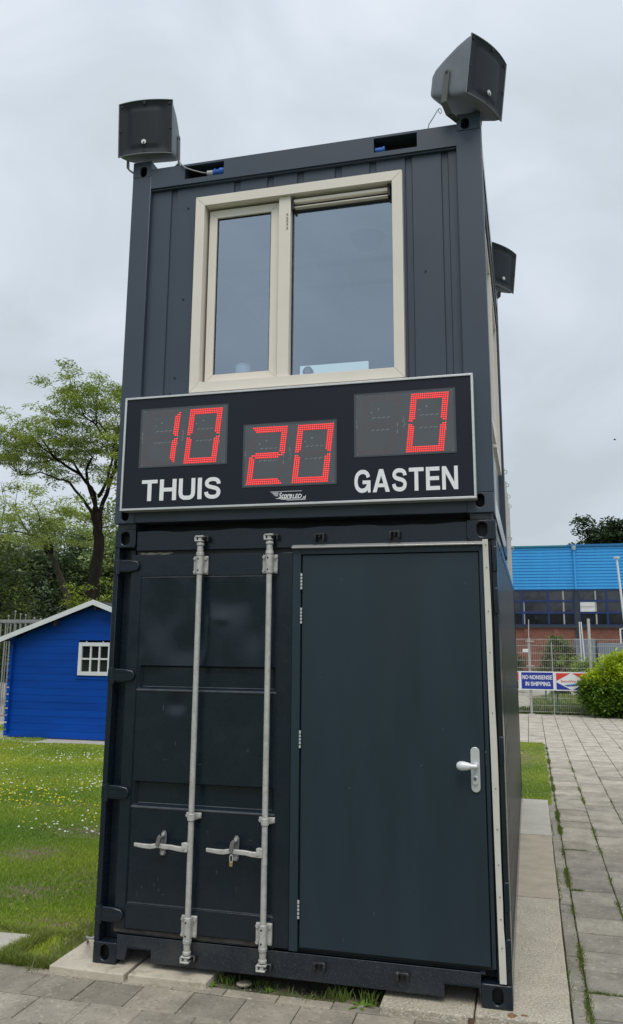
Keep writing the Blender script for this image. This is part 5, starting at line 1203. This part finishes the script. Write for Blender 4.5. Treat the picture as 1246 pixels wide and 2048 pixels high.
t_.links.new(bt.outputs[0], mxx.inputs[6]); t_.links.new(nz.outputs[0], mxx.inputs[7]); hs_ = N(t_, 'ShaderNodeHueSaturation'); hs_.inputs['Value'].default_value = 1.5; t_.links.new(mxx.outputs[2], hs_.inputs['Color']); t_.links.new(hs_.outputs[0], p_.inputs['Base Color']); p_.inputs['Roughness'].default_value = .9
hall = thing('sports_hall', 'long hall with bright blue ribbed cladding over a dark window band and red brick', 'building', (8, BY, -.1))
xa, xb = -3.5, 26.0
for k in range(14):
    z0 = 4.90+.1772*k
    b = B(); b.prism([(BY-.0, z0), (BY-.045, z0+.03), (BY-.045, z0+.125), (BY-.01, z0+.145), (BY-.01, z0+.1772), (BY+.1, z0+.1772), (BY+.1, z0)], 'yz', xa, xb); b.build('cladding_rib', CLAD, hall, smooth=0)
B().box(xa, 4.95, BY-.14, BY+.3, 7.38, 7.47).build('roof_trim', TEAL, hall); B().box(4.95, xb, BY-.14, BY+.3, 7.38, 7.50).build('roof_trim', CLAD_D, hall)
B().box(xa, xb, BY, BY+18, 7.0, 7.38).build('roof', SLATE, hall); B().box(xa, xb, BY+.02, BY+.3, -.1, 2.83).build('brick_wall', BRK, hall)
B().box(2.33, 2.62, BY-.04, BY+.02, -.1, 2.83).build('brick_pier', BRK, hall); B().box(4.0, 4.25, BY-.03, BY+.02, -.1, 2.83).build('brick_pier', BRK, hall)
B().box(xa, xb, BY-.10, BY+.05, 2.72, 2.87).build('window_sill', SLATE, hall); B().box(xa, xb, BY+.35, BY+.5, 2.8, 4.95).build('inner_wall', DARKIN, hall)
cols_ = [xa, -1.9, -.4, 1.0, 2.30, 3.75, 5.20, 5.46, 7.0, 8.45, 9.9, 11.3, 12.8, 14.3]
cols_ = [xa, -.6, .85, 2.30, 3.75, 5.20, 5.46, 6.98, 8.45, 9.9, 11.4, 12.9, 14.4]
for i in range(len(cols_)-1):
    x0, x1 = cols_[i], cols_[i+1]
    if abs(x0-5.20) < .01: B().box(x0, x1, BY-.08, BY+.1, -.05, 4.9).build('pier', SLATE, hall); continue
    for z0, z1 in ((2.87, 3.58), (3.58, 4.25), (4.25, 4.89)):
        w_ = B(); fr4(w_, x0, x1, z0, z1, .055, BY-.03, BY+.06); w_ = w_.build('window', FRAMEB, hall, fix=False, smooth=0)
        B().box(x0+.05, x1-.05, BY+.02, BY+.04, z0+.05, z1-.05).build('pane', PANEG if z0 > 3 else PANE_REFL, w_, smooth=0)
for x0, x1, z0, z1 in ((4.56, 4.64, 2.9, 4.85), (6.33, 6.41, 2.9, 4.85), (2.36, 2.42, 2.9, 4.2)): B().box(x0, x1, BY-.005, BY+.015, z0, z1).build('window_strip', mat('grey_blind', (.33, .34, .34), .7) if 'grey_blind' not in bpy.data.materials else bpy.data.materials['grey_blind'], hall)
B().box(5.50, 6.32, BY-.02, BY+.018, 3.62, 4.18).build('wall_unit', mat('white_unit', (.62, .64, .64), .5), hall, bevel=.02); B().box(5.52, 6.30, BY-.03, BY-.019, 3.90, 3.93).build('unit_slot', GREYM, hall)
B().cyl((5.32, BY-.16, 4.9), (5.32, BY-.16, 7.22), .06, n=10).build('downpipe', CLAD, hall); B().cyl((5.32, BY-.16, 7.18), (5.32, BY-.16, 7.42), .12, .13, n=12).build('hopper', mat('pipe_grey', (.30, .40, .48), .5), hall)
wf = B(); fr4(wf, 7.55, 9.4, 1.75, 2.72, .08, BY-.06, BY+.02); wf = wf.build('window', WHITE_P, hall, fix=False, smooth=0); B().box(7.6, 9.35, BY-.02, BY+.01, 1.8, 2.67).build('pane', PANEG, wf, smooth=0)
bushtree(11.5, 62, 0, 5.8, 3.5, 6.2, 4.6, 1300, 80, .32, 300, ((.016, .036, .016), (.06, .10, .035)), 'dark tree rising behind the blue hall roof at the right edge', cs=.75, trunk=.4)
# ------------------------------------------------------------ mesh fence
FY = 19.2
mf = thing('mesh_fence', 'galvanised welded mesh fence with tall posts in front of the brick hall', 'fence', (4.5, FY, -.07))
w = B()
xs = np.arange(.6, 9.4, .05)
for x in xs: w.box(x-.0022, x+.0022, FY-.002, FY+.002, .0, 2.0)
w = w.build('vertical_wires', GALV, mf, fix=False, smooth=0); w['kind'] = 'stuff'
for z in (.03, .2, .4, .6, .8, 1.0, 1.2, 1.4, 1.6, 1.8, 1.975):
    B().box(.6, 9.4, FY-.009, FY-.003, z-.0045, z+.0045).build('horizontal_wire', GALV, mf, smooth=0)
for x, r, h in ((2.585, .035, 2.0), (4.20, .040, 2.54), (6.9, .04, 2.5), (.8, .035, 2.0)): B().cyl((x, FY+.05, -.07), (x, FY+.05, h), r, n=12).build('post', GALV, mf)
B().cyl((2.590, FY+.05, 2.0), (2.605, FY+.05, 2.52), .012, n=8).build('post_extension', GALV, mf); B().cyl((3.19, FY+.03, -.07), (3.19, FY+.03, 1.90), .014, n=8).build('stay', GALV, mf)
for z in (1.92, 1.25): B().box(2.50, 2.72, FY-.02, FY+.02, z-.012, z+.012).build('clamp', GALV, mf)
B().box(2.50, 2.68, FY-.01, FY+.10, -.07, -.035).build('foot_plate', GALV, mf)
B().box(2.41, 2.56, FY-.02, FY-.012, 1.62, 1.71).build('label_plate', WHITE_P, mf)
GREENP = mat('green_coated_post', (.03, .12, .09), .5)
for x, y, h in ((3.29, 19.38, 1.0), (3.18, 20.6, .9), (3.02, 21.5, .9)):
    o = B().cyl((x, y, -.08), (x, y, h), .022, n=8).build('marker_post', GREENP, None, org=Vector((x, y, -.08))); o.location = (x, y, -.08); tag(o, {3.29: 'dark green post right behind the sign gap, nearest the fence', 3.18: 'dark green post behind the mesh fence, second in its row', 3.02: 'dark green post farthest back in its short row'}[x], 'post')
# signs
SBLUE = mat('sign_blue', (.012, .035, .30), .45, var=.05); SRED = mat('sign_red', (.62, .045, .035), .45, var=.04); SWHITE = mat('sign_white', (.74, .76, .78), .45, var=.02); SORANGE = mat('sign_orange', (.62, .13, .05), .5); SCYAN = mat('sign_light_blue', (.03, .22, .55), .5)
sg1 = thing('sign', 'blue and white sign reading NO-NONSENSE IN SHIPPING on the mesh fence', 'sign', (2.76, FY, .6), 'banner signs on the mesh fence')
B().box(2.287, 3.236, FY-.030, FY-.016, .600, 1.104).build('board', SWHITE, sg1); B().box(2.345, 3.185, FY-.034, FY-.029, .632, 1.075).build('blue_field', SBLUE, sg1)
words('NO-NONSENSE', 2.372, 3.168, .890, 1.000, FY-.0365, SWHITE, sg1, gap=.07); words('IN SHIPPING', 2.450, 3.110, .715, .825, FY-.0365, SWHITE, sg1, gap=.07)
sg2 = thing('sign', 'red, white and blue diamond sign on the mesh fence beside the hedge', 'sign', (3.70, FY, .6), 'banner signs on the mesh fence')
B().box(3.240, 4.150, FY-.030, FY-.016, .597, 1.100).build('board', SWHITE, sg2)
x0, x1, z0, z1 = 3.270, 4.085, .628, 1.066; xm, zm = (x0+x1)/2-.01, .842; y0, y1 = FY-.034, FY-.029
b = B(); b.prism([(x0, z1), (x0, zm+.01), (xm-.02, z1)], 'xz', y0, y1); b.prism([(x1, z1), (xm+.02, z1), (x1, zm+.01)], 'xz', y0, y1); b.build('red_corners', SRED, sg2, smooth=0)
b = B(); b.prism([(x0, z0), (xm-.02, z0), (x0, zm-.02)], 'xz', y0, y1); b.prism([(x1, z0), (x1, zm-.02), (xm+.02, z0)], 'xz', y0, y1); b.build('blue_corners', SBLUE, sg2, smooth=0)
b = B(); b.prism([(xm-.20, .752), (xm, .775), (xm+.12, .798), (xm+.27, .800), (xm+.20, .775), (xm+.02, .755), (xm-.08, .735), (xm-.16, .737)], 'xz', y0-.001, y1); b.build('wave', SCYAN, sg2, smooth=0)
b = B(); b.prism([(xm-.15, .733), (xm-.06, .733), (xm+.02, .748), (xm+.16, .765), (xm+.13, .745), (xm+.02, .728), (xm-.12, .716)], 'xz', y0-.002, y1); b.build('wave', SBLUE, sg2, smooth=0)
textmesh('EemsWerken', 3.395, 3.955, .822, .880, FY-.0360, 'lettering', SORANGE, sg2, off=.015)
sg3 = thing('sign', 'red and white sign on the mesh fence, nearly hidden behind the container edge', 'sign', (1.85, FY, .6), 'banner signs on the mesh fence')
B().box(1.30, 2.283, FY-.030, FY-.016, .603, 1.106).build('board', SWHITE, sg3); B().box(1.35, 2.272, FY-.034, FY-.029, .860, 1.078).build('red_field', SRED, sg3); B().box(1.35, 2.262, FY-.034, FY-.029, .634, .84).build('dark_field', mat('sign_dark', (.03, .05, .06), .5), sg3)
# laurel hedge in front of the fence
g = np.random.default_rng(400); C = []
for cx_, cy_, cz_, a_, b_, c_, k in ((5.15, 18.75, .72, .98, .55, .74, 190), (4.55, 18.85, .42, .58, .42, .44, 90), (6.4, 18.8, .8, 1.1, .6, .75, 130), (5.0, 18.8, 1.20, .45, .35, .36, 50), (4.22, 18.78, .62, .36, .28, .50, 110)):
    d = g.normal(0, 1, (k, 3)); d /= np.linalg.norm(d, axis=1)[:, None]; C.append(np.array([cx_, cy_, cz_])+d*(.55+.45*g.random((k, 1)))*np.array([a_, b_, c_]))
C = np.concatenate(C); C = C[C[:, 2] > 0]
hd = thing('hedge_bush', 'bright yellow-green laurel bush covering the right end of the signs', 'bush', (5.3, 18.8, -.08))
lo = C[C[:, 2] < .95]; hi = C[C[:, 2] >= .80]
leafcloud(lo, 44, (.17, .17, .15), .105, .048, 401, ((.045, .115, .010), (.16, .27, .02)), droop=.2, flat=.6, name='leaves', parent=hd)
ups = np.stack([g.uniform(4.25, 6.9, 100), g.uniform(18.5, 19.1, 100), g.uniform(1.15, 1.62, 100)], 1); ups[:, 2] -= np.clip(np.abs(ups[:, 0]-5.2)-.3, 0, 1)*.35
leafcloud(np.concatenate([hi, ups]), 40, (.14, .14, .17), .105, .042, 402, ((.22, .36, .012), (.50, .60, .03)), droop=-.5, flat=.5, name='young_leaves', parent=hd)
b = B()
for k in range(14): x = 4.5+.17*k; b.tube([(x, 18.8, -.08), (x+g.normal(0, .1), 18.8, .5), (x+g.normal(0, .2), 18.8+g.normal(0, .2), 1.1)], [.02, .014, .006], 5)
b.build('stems', BARK, hd, fix=False)
h2 = thing('hedge_bush', 'smaller lime-green bush showing through the mesh left of the laurel', 'bush', (4.15, 19.8, -.08))
C = np.stack([g.normal(4.10, .22, 60), g.normal(19.9, .2, 60), g.uniform(.5, 1.45, 60)], 1); leafcloud(C, 40, (.16, .16, .16), .10, .04, 403, ((.10, .20, .012), (.30, .42, .03)), droop=-.3, flat=.5, name='leaves', parent=h2)
bushtree(3.62, 27, 0, .74, .6, .95, 1.0, 260, 44, .10, 410, ((.05, .085, .03), (.19, .25, .07)), 'rounded dark green bush behind the mesh fence in front of the brick wall', 'shrub', 'bush', None, .05, cs=.22)
bushtree(1.95, 30, 0, .45, .5, .8, .75, 90, 30, .11, 411, ((.028, .055, .020), (.08, .12, .04)), 'small dark bush behind the mesh fence beside the container edge', 'shrub', 'bush', None, .05, cs=.2)
bushtree(5.15, 28.5, 0, .45, .5, 1.15, .85, 90, 30, .11, 412, ((.028, .055, .020), (.09, .13, .04)), 'dark bush behind the grey steel box and above the laurel', 'shrub', 'bush', None, .05, cs=.2)
BOXG = mat('blue_grey_steel', (.20, .24, .30), .5, var=.08, vscale=1)
for x0, x1, y, h, lab in ((4.20, 4.86, 26.5, 2.03, 'tall blue-grey ribbed steel box behind the fence, left of the second fence post'), (5.02, 9.2, 27.5, 1.88, 'long low blue-grey steel box behind the laurel at the right edge')):
    bx = thing('storage_box', lab, 'box', ((x0+x1)/2, y, -.08)); B().box(x0, x1, y, y+1.5, -.08, h).build('body', BOXG, bx, bevel=.01); n = int((x1-x0)/.11)
    for k in range(n): xx = x0+.04+k*(x1-x0-.06)/n; B().box(xx, xx+.03, y-.02, y, .0, h-.05).build('rib', BOXG, bx, smooth=0)
    if x0 > 5: B().box(6.0, 6.7, y-.03, y-.021, 1.45, 1.80).build('blue_plate', SCYAN, bx, smooth=0)
wp = thing('pole_pair', 'pair of short white leaning poles standing at the tall steel box', 'pole', (4.42, 26.3, -.08))
for dx in (-.05, .02): B().cyl((4.42+dx+.08*(dx > 0), 26.3, -.08), (4.40+dx*.8, 26.3, 2.62), .022, n=8).build('pole', WHITE_P, wp)
fp = thing('flagpole', 'slim white flagpole with a flat cap leaning before the blue hall', 'pole', (6.42, 30, -.08))
B().cyl((6.42, 30, -.08), (6.135, 30, 5.22), .055, .040, n=12).build('pole', WHITE_P, fp); B().cyl((6.135, 30, 5.22), (6.133, 30, 5.29), .12, .13, n=14).build('cap', WHITE_P, fp)
# bird
bd = thing('bird', 'tiny dark bird flying in the grey sky right of the cabin', 'bird', (9.6, 60, 17.2)); DB = mat('dark_plumage', (.03, .03, .032), .8)
b = B(); b.ball((9.6, 60, 17.2), .10, .05, .045, 10, 6); b.add([(9.55, 60, 17.22), (9.64, 60, 17.22), (9.58, 60.18, 17.28), (9.55, 60, 17.22), (9.64, 60, 17.22), (9.58, 59.82, 17.28), (9.51, 60, 17.2), (9.43, 60.03, 17.2), (9.43, 59.97, 17.2)], [(0, 1, 2), (4, 3, 5), (6, 7, 8)]); b.build('body', DB, bd, fix=False)

# unseen trees added behind the viewer to darken what glass and glossy paint mirror
n = 800; g = np.random.default_rng(900); C = np.stack([g.uniform(-55, 60, n), g.uniform(-52, -46, n), g.uniform(0, 8.5, n)**1.0], 1); C[:, 2] *= .7+.3*np.sin(C[:, 0]*.21)+.15*np.sin(C[:, 0]*.63)
tag(leafcloud(C, 24, (1.9, 1.5, 1.3), .8, .45, 901, ((.03, .05, .02), (.09, .13, .05)), name='treeline', flat=.55), kind='stuff')
